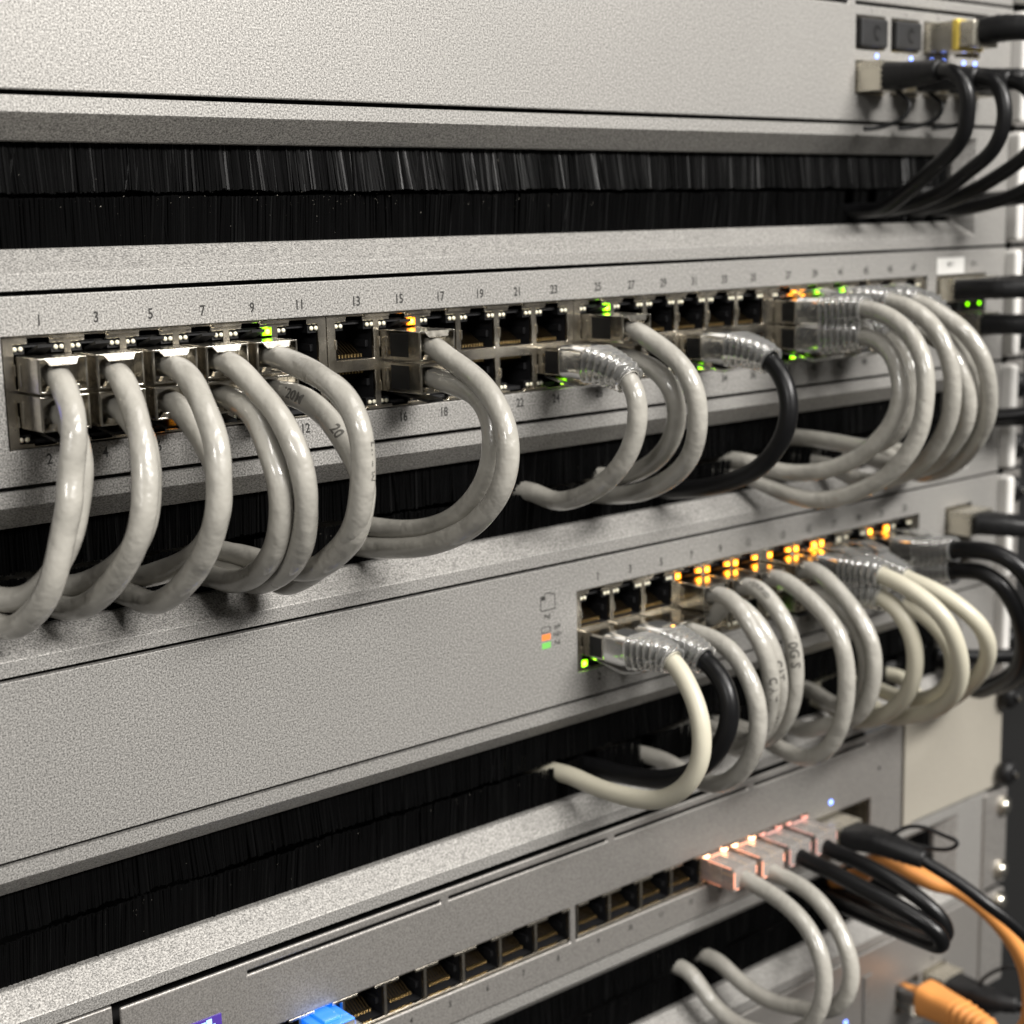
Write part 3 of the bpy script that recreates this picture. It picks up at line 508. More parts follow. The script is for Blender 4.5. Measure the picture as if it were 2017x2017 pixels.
# ------------------------------------------------------------------ ports
def cavity_mesh(w, h, depth=12):
    mb = MB(); a, b = w/2, h/2
    vs = [(x, y, z) for y in (0, depth) for x, z in ((-a,-b), (a,-b), (a,b), (-a,b))]
    mb.add(vs, [(0,4,5,1), (1,5,6,2), (2,6,7,3), (3,7,4,0), (4,7,6,5)])
    mb.box(a-1.0, a-.02, 1.6, 7, -b+3.0, -b+4.8)           # side rib inside the socket
    mb.box(-a+.02, -a+1.0, 1.6, 7, -b+3.0, -b+4.8)
    mb.box(-3.0, 3.0, .8, 9, b-.9, b-.05)
    return mb.mesh("port", CAVITY, (0, 0, 0))
def contact_mesh(h, lift=0.0):
    mb = MB(); tips = []
    for k in range(8):
        x = (k-3.5)*1.02; w = .13
        mb.prism([(2.3, -h/2+1.0+lift), (2.3, -h/2+1.25+lift), (8.2, -h/2+4.6+lift), (8.4, -h/2+4.4+lift)], 'x', x-w, x+w)
    nb = len(mb.f)
    for k in range(8):
        x = (k-3.5)*1.02; w = .17
        mb.box(x-w, x+w, 1.3, 2.25, -h/2+.45+lift, -h/2+1.32+lift)
    me = mb.mesh("contact_row", GOLD_DARK, (0, 0, 0)); me.materials.append(GOLD)
    for p in me.polygons[nb:]: p.material_index = 1
    return me
def led_mesh(material, core):
    mb = MB()
    if core:
        mb.box(-1.25, 1.25, .2, 1.4, -.95, .95); nb = len(mb.f); mb.dome((0, .2, 0), .72, .35)
    else:
        mb.dome((-.72, .55, 0), .64, .5, 12); mb.dome((.72, .55, 0), .64, .5, 12)
    me = mb.mesh("status_light", material, (0, 0, 0))
    if core:
        me.materials.append(core)
        for p in me.polygons[nb:]: p.material_index = 1
    return me
def led_case():
    mb = MB(); mb.box(-1.7, 1.7, .5, 3.2, -1.15, 1.15); return mb.mesh("light_housing", BLACKPL, (0, 0, 0))
CAV = cavity_mesh(12.5, 10.3); CON = contact_mesh(10.3); CASE = led_case()
LEDM = {None: led_mesh(LED_OFF, None), 'g': led_mesh(LED_GREEN, CORE_GREEN), 'a': led_mesh(LED_AMBER, CORE_AMBER)}

def port(parent, x, z, up, lights=(None, None), y=2.4, number=None):
    p = place(CAV, "port", parent, (x, y, z))
    if not up: p.rotation_euler = (0, math.pi, 0)
    c = place(CON, "contact_row", p, (x, y, z))
    for sgn, l in zip((-1, 1), lights):
        s2 = sgn if up else -sgn
        lz = 4.0
        o = place(LEDM[l], "status_light", p, (x, y, z)); o.location = Vector((s2*5.0, -1.3, lz)) * S
        k = place(CASE, "light_housing", p, (x, y, z)); k.location = Vector((s2*5.0, -1.0, lz)) * S
    return p

def port_bank(parent, x0, zoff, cols):
    """pressed nickel front of a 2 x 6 jack bank; cols are its port centre lines"""
    x1 = cols[-1] + (cols[0] - x0)
    holes = []
    for c in cols:
        holes += [(c-6.15, c+6.15, zoff-21.8, zoff-11.6), (c-6.15, c+6.15, zoff-34.5, zoff-24.9), (c-2.7, c+2.7, zoff-11.7, zoff-10.3), (c-2.7, c+2.7, zoff-35.2, zoff-34.4)]
    mb = MB(); mb.plate(x0+.15, x1-.15, zoff-35.5, zoff-9.75, 1.2, 2.3, holes)
    for c in cols:
        for zz in (zoff-17.5, zoff-29.3):
            mb.box(c+6.0, c+6.45, .75, 1.15, zz-1.3, zz+1.3)            # spring fingers
            mb.box(c-6.45, c-6.0, .75, 1.15, zz-1.3, zz+1.3)
    for a, b in zip(cols, cols[1:]):
        mb.box((a+b)/2-4.0, (a+b)/2+4.0, .35, 1.15, zoff-10.7, zoff-10.0)   # folded tabs between latch notches
        mb.box((a+b)/2-4.0, (a+b)/2+4.0, .35, 1.15, zoff-35.4, zoff-34.8)
    mb.build("port_bank", NICKEL, parent, bevel=0.12, seg=1)

# ------------------------------------------------------------------ the 48 port switch
SW48 = thing("network_switch", "silver 48 port switch with two rows of numbered ports, below the top brush panel", "switch", (278, 0, -44.45))
holes48 = [(98.0, 451.6, -35.7, -9.6), (457.2, 489.5, -34.2, -9.8)]
mb = MB(); mb.plate(LX, RX, -43.9, -.55, 0, 3.0, holes48); mb.build("faceplate", SILVER, SW48, bevel=0.6, seg=3)
ear(SW48, 0); dark_backing(SW48, 0)
LIT48 = {9: (None, 'g'), 15: (None, 'a'), 25: (None, 'g'), 37: (None, 'a'), 41: (None, 'g'), 39: ('a', 'g'), 6: (None, 'a'), 8: ('a', None), 24: (None, 'g'), 32: (None, 'g'), 38: (None, 'g')}  # port eight's amber is added to enlarge its neighbour's glow
for b in range(4):
    cols = [pc(b*6+k) for k in range(6)]
    port_bank(SW48, cols[0]-8.857, 0, cols)
for i in range(24):
    port(SW48, pc(i), -16.7, True, LIT48.get(2*i+1, (None, None)))
    port(SW48, pc(i), -29.6, False, LIT48.get(2*i+2, (None, None)))
    printed(str(2*i+1), pc(i), -6.4, SW48); printed(str(2*i+2), pc(i), -38.5, SW48)
def sfp_cage(parent, x0, x1, z0, z1, name="module_cage"):
    mb = MB(); a = .5
    mb.plate(x0, x1, z0, z1, .6, 1.3, [(x0+a, x1-a, z0+a, z1-a)])
    vs = [(x, y, z) for y in (1.3, 20) for x, z in ((x0+a, z0+a), (x1-a, z0+a), (x1-a, z1-a), (x0+a, z1-a))]
    mb.add(vs, [(0,4,5,1), (1,5,6,2), (2,6,7,3), (3,7,4,0)])
    mb.build(name, NICKEL, parent)
    mb = MB(); mb.box(x0+a, x1-a, 19, 20, z0+a, z1-a); mb.build("cage_back", CAVITY, parent)
for x0 in (457.6, 473.6):
    sfp_cage(SW48, x0, x0+15.5, -20.0, -10.2); sfp_cage(SW48, x0, x0+15.5, -33.8, -23.8)
mb = MB(); mb.box(457.3, 489.4, .5, 1.6, -23.6, -20.2); mb.build("cage_bar", CAVITY, SW48)
def led_dot(parent, x, z, material, y=0.0, r=.75):
    mb = MB(); mb.dome((x, y, z), r, .5, 12); mb.build("status_light", material, parent)
led_dot(SW48, 92.5, -22.2, LED_DEEP, 0.0, 2.6); led_dot(SW48, 460.6, -22.3, LED_BLUE, .2, 1.0); led_dot(SW48, 478.2, -21.2, LED_GREEN, .5); led_dot(SW48, 486.0, -21.2, LED_GREEN, .5)
mb = MB(); mb.box(456.9, 474.3, -.25, -.02, -9.4, -3.4); mb.build("label_sticker", STICKER, SW48, label="white sticker with small dark print")
printed("SFP 1", 465.5, -6.0, SW48, 2.4, -.30, name="sticker_print"); printed("SFP 2", 481, -6.2, SW48, 2.2, name="port_label")

# ------------------------------------------------------------------ the 24 port switch
SW24 = thing("network_switch", "silver 24 port switch with a blank left half and amber lit ports on the right", "switch", (278, 0, -133.35))
ZE = -88.9
holes24 = [(273.2, 449.8, ZE-35.7, ZE-9.6), (466.5, 484.5, ZE-34.0, ZE-9.8)]
mb = MB(); mb.plate(LX, RX, ZE-43.9, ZE-.55, 0, 3.0, holes24); mb.build("faceplate", SILVER, SW24, bevel=0.6, seg=3)
ear(SW24, ZE); dark_backing(SW24, ZE)
AA = ('a', 'a')
LIT24 = {2: ('g', None), 7: AA, 9: AA, 11: AA, 13: AA, 15: AA, 17: ('a', None), 21: AA, 22: (None, 'a'), 12: (None, 'g')}
for b in range(2):
    cols = [pe(b*6+k) for k in range(6)]
    port_bank(SW24, cols[0]-8.8, ZE, cols)
for i in range(12):
    port(SW24, pe(i), ZE-16.7, True, LIT24.get(2*i+1, (None, None)))
    port(SW24, pe(i), ZE-29.6, False, LIT24.get(2*i+2, (None, None)))
    printed(str(2*i+1), pe(i), ZE-6.3, SW24); printed(str(2*i+2), pe(i), ZE-38.5, SW24)
sfp_cage(SW24, 467, 484, ZE-20.6, ZE-10.2); sfp_cage(SW24, 467, 484, ZE-33.6, ZE-23.6)
# legend printed beside the ports
mb = MB(); y = -.04
def stroke(pts, w=.16):
    for (x0, z0), (x1, z1) in zip(pts, pts[1:]):
        dx, dz = x1-x0, z1-z0; l = math.hypot(dx, dz); nx, nz = -dz/l*w, dx/l*w
        mb.add([(x0+nx, y, z0+nz), (x0-nx, y, z0-nz), (x1-nx, y, z1-nz), (x1+nx, y, z1+nz)], [(0,1,2,3)]); 
lx, lz = 258.4, -102.2
stroke([(lx, lz), (lx+5.8, lz), (lx+5.8, lz+4.6), (lx+4.4, lz+4.6), (lx+4.0, lz+5.2), (lx+1.9, lz+5.2), (lx+1.6, lz+4.4), (lx, lz+4.4), (lx, lz)])
mb.add([(lx+.3, y, lz+3.2), (lx+2.0, y, lz+3.2), (lx+2.0, y, lz+4.2), (lx+.3, y, lz+4.2)], [(0,1,2,3)])
stroke([(lx+.2, lz-6.9), (lx+3.6, lz-6.9), (lx+3.6, lz-5.2), (lx+.2, lz-5.2), (lx+.2, lz-6.9)], .13)
mb.build("legend_outline", INK, SW24)
mb = MB(); mb.box(lx+.2, lx+3.7, -.05, -.03, lz-9.3, lz-7.4); mb.build("legend_swatch", ORANGE_INK, SW24, label="orange legend swatch")
mb = MB(); mb.box(lx+.2, lx+3.7, -.05, -.03, lz-11.9, lz-10.0); mb.build("legend_swatch", GREEN_INK, SW24, label="green legend swatch")
printed("PoE", lx+2.6, lz-2.0, SW24, 2.0, name="legend_print")
for s_, dz in (("OFF", -6.0), ("PoE+", -8.3), ("PoE", -10.9)): printed(s_, lx+6.5, lz+dz, SW24, 1.9, name="legend_print")

# ------------------------------------------------------------------ the top switch with fibre modules
SWA = thing("network_switch", "silver switch at the top edge with blank face and module slots at its right end", "switch", (278, 0, 44.45))
slotsA = [(75, 148, 83.6, 84.8), (152, 232, 83.6, 84.8), (236, 318, 83.6, 84.8), (322, 402.5, 83.6, 84.8), (406.5, 486, 83.6, 84.8)]
cageA = [(407.0, 423.6, 68.9, 80.2), (426.8, 443.2, 68.9, 80.2), (446.0, 462.4, 68.9, 80.2), (465, 481.4, 68.9, 80.2)]
cageB = [(a, b, 54.0, 65.2) for a, b, _, _ in cageA]
mb = MB(); mb.plate(LX, RX, 45.0, 88.35, 0, 1.2, slotsA + cageA + cageB); mb.build("faceplate", SILVER, SWA, bevel=0.4)
ear(SWA, 88.9); dark_backing(SWA, 88.9)
for h in cageA + cageB: sfp_cage(SWA, *h)
for x in (418.6, 438.4, 451.0, 458.1, 470.7, 477.9): led_dot(SWA, x, 67.1, LED_BLUE, 0.0, .8)
for k, h in enumerate(cageA): printed(str(2*k+1), (h[0]+h[1])/2, 81.8, SWA, 1.9)
for k, h in enumerate(cageB): printed(str(2*k+2), (h[0]+h[1])/2, 51.6, SWA, 1.9)
for k, h in enumerate(cageA[:2]):
    t = thing("dust_cover", ("left" if k == 0 else "right") + " one of two square black dust covers in the top switch", "dust cover", ((h[0]+h[1])/2, 0, h[2]), "black dust covers")
    mb = MB(); mb.box(h[0]+.9, h[1]-.9, -1.8, 12, h[2]+.9, h[3]-.9); mb.build("cover", COVERPL, t, bevel=.7)
    mb = MB(); cx = (h[0]+h[1])/2+1; cz = (h[2]+h[3])/2
    for i in range(10):
        a = math.radians(40 + i*28); mb.box(cx+1.5*math.cos(a)-.3, cx+1.5*math.cos(a)+.3, -1.95, -1.75, cz+2.2*math.sin(a)-.35, cz+2.2*math.sin(a)+.35)
    mb.build("molded_mark", BLACKPL, t)
BP = thing("blank_panel", "thin strip of a silver panel along the very top right edge", "panel", (278, 0, 88.9))
mb = MB(); mb.box(LX, RX, 0, 3, 89.25, 120); mb.build("faceplate", SILVER, BP, bevel=.4)
mb = MB(); mb.box(RX, RX+16.5, -5, 2.5, 90.5, 120); mb.build("ear", EAR, BP, bevel=1.6, seg=3)

# ------------------------------------------------------------------ the narrow switch with lit plugs
SWG = thing("network_switch", "narrow satin grey switch with one row of ports and glowing plugs, near the bottom", "switch", (278, 0, -222.25))
slotsG = [(151.3, 216.6, -182.6, -181.5), (219.6, 284.2, -182.6, -181.5), (287.6, 352.0, -182.6, -181.5), (355.5, 420.5, -182.6, -181.5)]
holesG = slotsG + [(153.0, 267.6, -211.9, -200.2), (270.0, 385.4, -211.9, -200.2), (388.6, 422.2, -215.5, -204.2)]
mb = MB(); mb.plate(114.5, 441.5, -222.0, -179.0, -.6, .65, holesG); mb.build("faceplate", SILVER_FINE, SWG, bevel=1.0, seg=3, angle=60)
mb = MB(); mb.box(116, 440, 16, 120, -221, -180); mb.build("dark_backing", DARKFILL, SWG)
CAVG = cavity_mesh(13.6, 10.8); CONG = contact_mesh(10.8, 1.3)
mb = MB(); mb.box(-1.0, 1.0, .3, 1.4, -.8, .8); mb.dome((0, .3, 0), 1.0, .6); GLOW = mb.mesh("status_light", LED_PEACH, (0, 0, 0)); GLOW2 = mb.mesh("status_light", LED_PINK, (0, 0, 0))
for i in range(16):
    p = place(CAVG, "port", SWG, (pg(i), 2.2, -206.0))
    place(CONG, "contact_row", p, (pg(i), 2.2, -206.0))
    if i >= 12:
        for dx in (-4.6, 4.6):
            o = place(GLOW if i < 14 else GLOW2, "status_light", p, (pg(i), 2.2, -206.0)); o.location = Vector((dx, -2.2, 4.5)) * S
    printed(str(i+1), pg(i)+.6, -215.4, SWG, 2.6, -.65)
for g in range(2):
    cols = [pg(g*8+k) for k in range(8)]
    mb = MB(); mb.plate(cols[0]-7.3, cols[-1]+7.3, -211.9, -200.2, 0.7, 2.1, [(c-6.75, c+6.75, -211.2, -201.0) for c in cols])
    for a, b in zip([cols[0]-14.4]+cols, cols+[cols[-1]+14.4]):
        mb.box(max(cols[0]-7.2, (a+b)/2-4.2), min(cols[-1]+7.2, (a+b)/2+4.2), -.35, .65, -201.2, -200.35)
    mb.build("port_bank", NICKEL, SWG, bevel=.1, seg=1)
sfp_cage(SWG, 389.2, 405.0, -215.2, -204.6); sfp_cage(SWG, 406.0, 421.8, -215.2, -204.6)
led_dot(SWG, 398.0, -199.6, LED_BLUE, -.6, 1.0)
mb = MB(); mb.dome((427, -.6, -193.6), .8, .15, 10); mb.build("dark_dot", DARKFILL, SWG)  # raised dark dot on the face, nothing cut through
mb = MB(); mb.box(117.8, 142.6, -1.0, -.4, -214, -190.2); mb.build("screen", SCREEN, SWG, bevel=.8, seg=3, label="violet lit touch screen")
mb = MB()
for x0, z0, w_, h_ in ((135.8, -193.4, 1.9, 2.3), (137.9, -192.2, 1.6, 1.5), (133.6, -195.2, 2.2, 1.9), (136.4, -196.6, 2.6, 2.6), (139.2, -194.6, 1.3, 2.2)):
    mb.box(x0, x0+w_, -1.12, -1.04, z0, z0+h_)
mb.build("screen_icon", SCREEN_ICON, SWG, label="pale blue screen icon")

# mounting plates left and right of the narrow switch
for x0, x1, lab in ((443.0, 511.5, "plain pale grey plate filling the space right of the narrow switch"), (LX, 112.8, "plain grey plate left of the narrow switch at the bottom left corner")):
    BR = thing("mounting_bracket", lab, "bracket", ((x0+x1)/2, 0, -222.25), "plates beside the narrow switch")
    mb = MB(); mb.box(x0, x1, .4, 3, -222.0, -178.1); mb.build("plate", PAINT if x0 > 300 else SILVER_FINE, BR, bevel=.4)
    if x0 > 300: mb = MB(); mb.box(x0, x0+5.5, -.8, .35, -221.9, -178.4); mb.build("folded_edge", PAINT, BR, bevel=.5, seg=3)

# ------------------------------------------------------------------ the bottom unit
SWJ = thing("network_switch", "satin grey unit at the bottom right edge with orange plugged cable", "switch", (278, 0, -311))
ZJ = -266.7
mb = MB(); mb.plate(LX, RX, ZJ-44.1, ZJ-.35, 0, 3, [(441.5, 457.0, -301, -288.5), (459.5, 475.5, -301, -288.5)]); mb.build("faceplate", SILVER_FINE, SWJ, bevel=.8, seg=3)
mb = MB(); mb.box(420, 425.5, -.9, -.02, ZJ-44, ZJ-10); mb.build("folded_edge", SILVER_FINE, SWJ, bevel=.4)
ear(SWJ, ZJ, x=498.5, proud=1.2, material=SILVER_FINE); dark_backing(SWJ, ZJ)
led_dot(SWJ, 409.6, -292.0, LED_BLUE, 0, 1.0)
sfp_cage(SWJ, 441.6, 456.9, -300.9, -288.6); sfp_cage(SWJ, 459.6, 475.4, -300.9, -288.6)
mb = MB(); mb.dome((465.5, 0, -284.5), .8, .15, 10); mb.build("dark_dot", INK, SWJ)  # small raised dot in the print colour
# ------------------------------------------------------------------ plugs
def shielded_plug(parent, cx, zc, L, up):
    """folded metal hood; up: latch on top (upper row), else latch below"""
    a, b = 5.85, 3.95; t = .45; s = 1 if up else -1
    mb = MB()
    mb.box(cx-a, cx-a+t, -L, 8, zc-b, zc+b); mb.box(cx+a-t, cx+a, -L, 8, zc-b, zc+b)
    mb.box(cx-a+t+.01, cx+a-t-.01, -L, 8, zc+b-t, zc+b); mb.box(cx-a+t+.01, cx+a-t-.01, -L, 8, zc-b, zc-b+t)
    mb.box(cx-a+t+.02, cx+a-t-.02, -L+4.5, -L+5.2, zc-b+t+.01, zc+b-t-.01)
    mb.box(cx-a-.16, cx-a-.01, -L+.2, -L+4.2, zc-b+.3, zc+b-.2)          # overlapping seam on the side
    mb.box(cx-a-.3, cx-a-.01, -1.6, -.4, zc-b+1.2, zc+b-1.6)
    zt = zc + b*1.0
    if up:                                                       # folded lip over the cable, catches the lamps
        mb.add([(cx-4.3, -L-.05, zt-.02), (cx+4.0, -L-.05, zt-.02), (cx+3.0, -L-.8, zt-1.6), (cx-3.3, -L-.8, zt-1.6),
                (cx-4.3, -L+.4, zt-.3), (cx+4.0, -L+.4, zt-.3), (cx+3.0, -L-.45, zt-1.8), (cx-3.3, -L-.45, zt-1.8)],
               [(0,1,2,3)[::-1], (4,5,6,7), (0,4,7,3), (1,2,6,5), (2,3,7,6), (0,1,5,4)])
    zb = zc - b
    mb.prism([(cx-4.2, zb+.5), (cx-2.2, zb+.5), (cx-1.5, zb+1.8), (cx-3.6, zb+1.6)], 'y', -L-.2, -L+1.2)   # crimp ears
    mb.prism([(cx+1.8, zb+.5), (cx+4.3, zb+.5), (cx+3.6, zb+1.7), (cx+1.6, zb+1.5)], 'y', -L-.2, -L+1.2)
    p = mb.build("plug", PLUGMETAL, parent, bevel=.14, seg=2)
    if L > 14:
        mb = MB(); mb.box(cx-a-.09, cx-a+.2, -L+5.2, -3.4, zc-b+.9, zc+b-.7); mb.build("plug_body", BLACKPL, p)
    mb = MB(); w = 2.2 if up else 2.9; z0 = zc + s*(b+.15); z1 = zc + s*(b+1.9); yf = -2.6 if up else -L+1.5
    mb.add([(cx-w, 3, z0), (cx+w, 3, z0), (cx+w*.85, yf, z1), (cx-w*.85, yf, z1), (cx-w, 3, z0+s*.7), (cx+w, 3, z0+s*.7), (cx+w*.85, yf, z1+s*.7), (cx-w*.85, yf, z1+s*.7)],
           [(0,1,2,3), (7,6,5,4), (0,3,7,4), (1,5,6,2), (2,6,7,3), (0,4,5,1)])
    mb.build("latch", BLACKPL, p)
    return p

def superring(c, n, b_, ax, az, e, N=28):
    out = []
    for k in range(N):
        t = 2*math.pi*k/N; co, si = math.cos(t), math.sin(t)
        out.append(c + n*(math.copysign(abs(co)**(2/e), co)*ax) + b_*(math.copysign(abs(si)**(2/e), si)*az))
    return out
def booted_plug(parent, cx, zc, path, up, rj, material=CLEAR, shell=None, y_metal=8.0):
    """metal nose, clear moulded boot with ribs that follows the first bend of the cable; path starts in the nose"""
    s = 1 if up else -1
    mb = MB(); mb.box(cx-5.8, cx+5.8, -y_metal, 8, zc-3.9, zc+3.9)
    p = mb.build("plug", shell or PLUGMETAL, parent, bevel=.25)
    mb = MB(); mb.box(cx-5.95, cx-5.82, -y_metal+.6, -2.2, zc-3.2, zc+3.0); mb.build("plug_body", BLACKPL, p)
    T, Nn = frames(path); rings = []; d = 0; L1, L2 = 9.5, 24.0
    X = Vector((1, 0, 0))
    for i, q in enumerate(path):
        if i: d += (q - path[i-1]).length
        if d > L2: break
        n = (X - T[i]*X.dot(T[i])).normalized(); b = n.cross(T[i])
        if d < L1:
            w = 6.1; h = 4.9; e = 5.0
            if d < .3: w *= .93; h *= .93
        else:
            f = (d-L1)/(L2-L1); rib = .62*math.sin(2*math.pi*(d-L1)/2.3)
            w = 6.1*(1-f) + (rj+1.15)*f + rib; h = 4.9*(1-f) + (rj+1.15)*f + rib; e = 5.0*(1-f) + 2.0*f
        rings.append(superring(q, n, b, w, h, e))
    mb = MB(); mb.loft(rings, cap=False)
    inner = []
    k = len(rings)
    for i in range(k-1, -1, -1):
        n = (X - T[i]*X.dot(T[i])).normalized(); b = n.cross(T[i]); inner.append(superring(path[i], n, b, rj+.12, rj+.12, 2.0))
    N = 28
    base = len(mb.v); mb.loft(inner, cap=False)
    last = (k-1)*N
    mb.add([], [])
    for i in range(N):
        j = (i+1) % N
        mb.f.append((last+i, last+j, base+j, base+i)); mb.sm.append(True)
        e0 = base + (k-1)*N
        mb.f.append((e0+i, e0+j, j, i)); mb.sm.append(True)
    mb.build("boot", material, p)
    mb = MB(); w = 3.0
    z0 = zc + s*4.2; pts = [(2, z0), (-6, z0+s*1.5), (-14, z0+s*2.6), (-19, z0+s*1.6), (-22, z0+s*.5)]
    mb.prism([(y, z) for y, z in pts] + [(y, z+s*.9) for y, z in reversed(pts)], 'x', cx-w, cx+w)
    mb.build("latch", material, p, bevel=.2)
    return p

def end_in(pts, deep=34):
    e = Vector(pts[-1]); return pts + [[e.x-1.5, e.y+7, e.z], [e.x-4, e.y+18, e.z], [e.x-9, e.y+deep, e.z]]

WHERE = {'c': "forty-eight port switch", 'e': "twenty-four port switch", 'g': "narrow switch"}
ORD = "first second third fourth fifth sixth seventh eighth ninth tenth eleventh twelfth thirteenth fourteenth fifteenth sixteenth seventeenth eighteenth nineteenth twentieth twenty-first twenty-second twenty-third twenty-fourth".split()
def cable(key, portno, kind, jacket, colour, r=2.9, L=11.0, lump=0.03, text=None, extra=""):
    fam = key[0]; up = bool(portno % 2) if fam != 'g' else True
    tr = [list(p) for p in CABLE_PATHS[key]]
    i = (portno-1)//2
    if fam == 'c': cx, zc = pc(i), (-18.2 if up else -26.8)
    elif fam == 'e': cx, zc = pe(i), ZE + (-18.2 if up else -26.8)
    else: cx, zc = pg(portno-1), -206.6
    plugname = {'s': "metal plug", 'b': "clear boot", 'g': "glowing plug"}[kind]
    nth = ORD[i if fam != 'g' else portno-1]
    row = ("upper" if up else "lower") + " row, " if fam != 'g' else ""
    lab = f"{colour} cable with {plugname}, {row}{nth} port from the left of {WHERE[fam]}"
    t = thing("patch_cable", lab, "cable", (cx, -L, zc), colour + " patch cables")
    if kind == 's':
        while tr[0][1] > -(L-1.0): tr.pop(0)               # still inside the hood
        pts = [[cx, 2, zc], [cx, -L+6, zc], [cx, -L+2.0, zc]] + tr
    elif kind == 'b':
        pts = [[cx, -8.0, zc], [cx, -15, zc]] + [p for p in tr if p[1] < -20 or p is not tr[0]]
    else:
        pts = [[cx, 0, zc], [cx, -8, zc]] + [p for p in tr if p[1] < -10.5 or p is not tr[0]]
    path = catmull(end_in(pts), relax=9); fine = catmull(end_in(pts), .35, relax=20)[:160]
    mb = MB(); tube(mb, path, r, 22, lump, seed=hash_(key))
    j = mb.build("jacket", jacket, t)
    if text:
        for s_, s0, size, upo in text: text_on_tube(s_, path, r, s0, size, j, upo)
    if kind == 's': shielded_plug(t, cx, zc, L, up)
    elif kind == 'b': booted_plug(t, cx, zc, fine, up, r)
    else: lit_plug(t, cx, zc, EDGE_PEACH if portno < 15 else EDGE_PINK, LITPLUG if portno < 15 else DIMPLUG)
    return t, path
def hash_(s): return sum((k+1)*ord(c)*131 for k, c in enumerate(s)) % 9973

def lit_plug(parent, cx, zc, glow, shell):
    """clear plug in a lit port: its edge glow is added as emissive bars"""
    mb = MB(); mb.box(cx-5.8, cx+5.8, -13, 5, zc-3.9, zc+4.2); p = mb.build("plug", shell, parent, bevel=.5)
    mb = MB(); mb.box(cx-4.3, cx+4.3, -6.5, 3, zc-2.6, zc+2.6); mb.build("plug_body", PLUGMETAL, p, bevel=.3)
    mb = MB()
    for k in range(8): mb.box(cx-3.7+k*1.02, cx-3.3+k*1.02, -11.5, -6.6, zc+.6, zc+1.1)
    mb.build("wire", GOLD, p)
    mb = MB()
    mb.box(cx-5.75, cx-5.45, -11.5, -1, zc+3.75, zc+4.1)
    mb.box(cx-5.75, cx-5.35, -13.1, -12.7, zc-2.6, zc+3.0); mb.box(cx+5.35, cx+5.75, -13.1, -12.7, zc-.2, zc+2.8)
    mb.box(cx-5.7, cx-5.4, -7.0, -1, zc-3.8, zc-3.5)
    mb.box(cx-4.8, cx-3.4, -13.1, -12.8, zc-3.4, zc-2.9)
    mb.box(cx-3.4, cx+3.2, -.7, -.1, zc+4.25, zc+4.7)
    mb.build("edge_glow", glow, p, bevel=.3, label="emissive bars put in for the glow at the plug edges")

# ------------------------------------------------------------------ cables of the forty-eight port switch
for k in range(1, 11):
    tx = None
    if k == 10: tx = [("120M", 21.5, 3.5, .1), ("20", 40, 3.8, .1)]
    if k == 9: tx = [("L . .  ...  :.-./", 62, 2.0, -.95)]
    cable('c%d' % k, k, 's', GREY_J, "grey", r=2.95, L=11.0, lump=.055, text=tx)
cable('c15', 15, 's', GREY_J, "grey", L=16.5, lump=.024)
cable('c16', 16, 's', GREY_J, "grey", L=16.5, lump=.024)
cable('c24', 24, 'b', GREY_J, "grey", lump=.012)
cable('c25', 25, 's', GREY_J, "grey", L=16.5, lump=.03)
cable('c26', 26, 's', GREY_J, "grey", L=13, lump=.03)
cable('c34', 32, 'b', BLACK_J, "black", lump=.006)
for k, n in (('c37', 37), ('c38', 38), ('c39', 39), ('c40', 40), ('c41', 41), ('c42', 42), ('c43', 43)):
    cable(k, n, 'b', GREY_J, "grey", lump=.028)
# ------------------------------------------------------------------ cables of the twenty-four port switch
cable('e2', 2, 'b', CREAM_J, "cream", lump=.012)
cable('e4', 4, 'b', BLACK_J, "black", r=3.0, lump=.006)
cable('e6', 6, 's', GREY_J, "grey", L=14, lump=.015)
cable('e7', 7, 's', GREY_J, "grey", L=11, lump=.032, text=[("C A T", 52, 3.6, -.3)])
cable('e8', 8, 's', GREY_J, "grey", L=11, lump=.032, text=[("CAT", 48, 3.4, -.2), ("6A", 66, 3.4, -.2)])
cable('e9', 9, 's', GREY_J, "grey", L=11, lump=.032, text=[("VERIFIED", 20, 2.2, -.2), ("10G S", 42, 4.4, 0)])
cable('e11', 11, 's', GREY_J, "grey", L=11, lump=.015)
cable('e13', 13, 's', GREY_J, "grey", L=11, lump=.015)
cable('e14', 14, 's', GREY_J, "grey", L=11, lump=.015)
for k, n in (('e15', 15), ('e16', 16), ('e17', 17), ('e18', 18)): cable(k, n, 'b', CREAM_J, "cream", lump=.008)
cable('e21', 21, 'b', BLACK_J, "black", r=3.1, lump=.004)
cable('e22', 22, 'b', BLACK_J, "black", r=3.0, lump=.004)
# ------------------------------------------------------------------ cables of the narrow switch
cable('g1', 13, 'g', GREY_J, "grey", lump=.006)
cable('g2', 14, 'g', GREY_J, "grey", lump=.006)
cable('g3', 15, 'g', BLACK_J, "black", r=2.8, lump=.004)
cable('g4', 16, 'g', BLACK_J, "black", r=2.8, lump=.004)

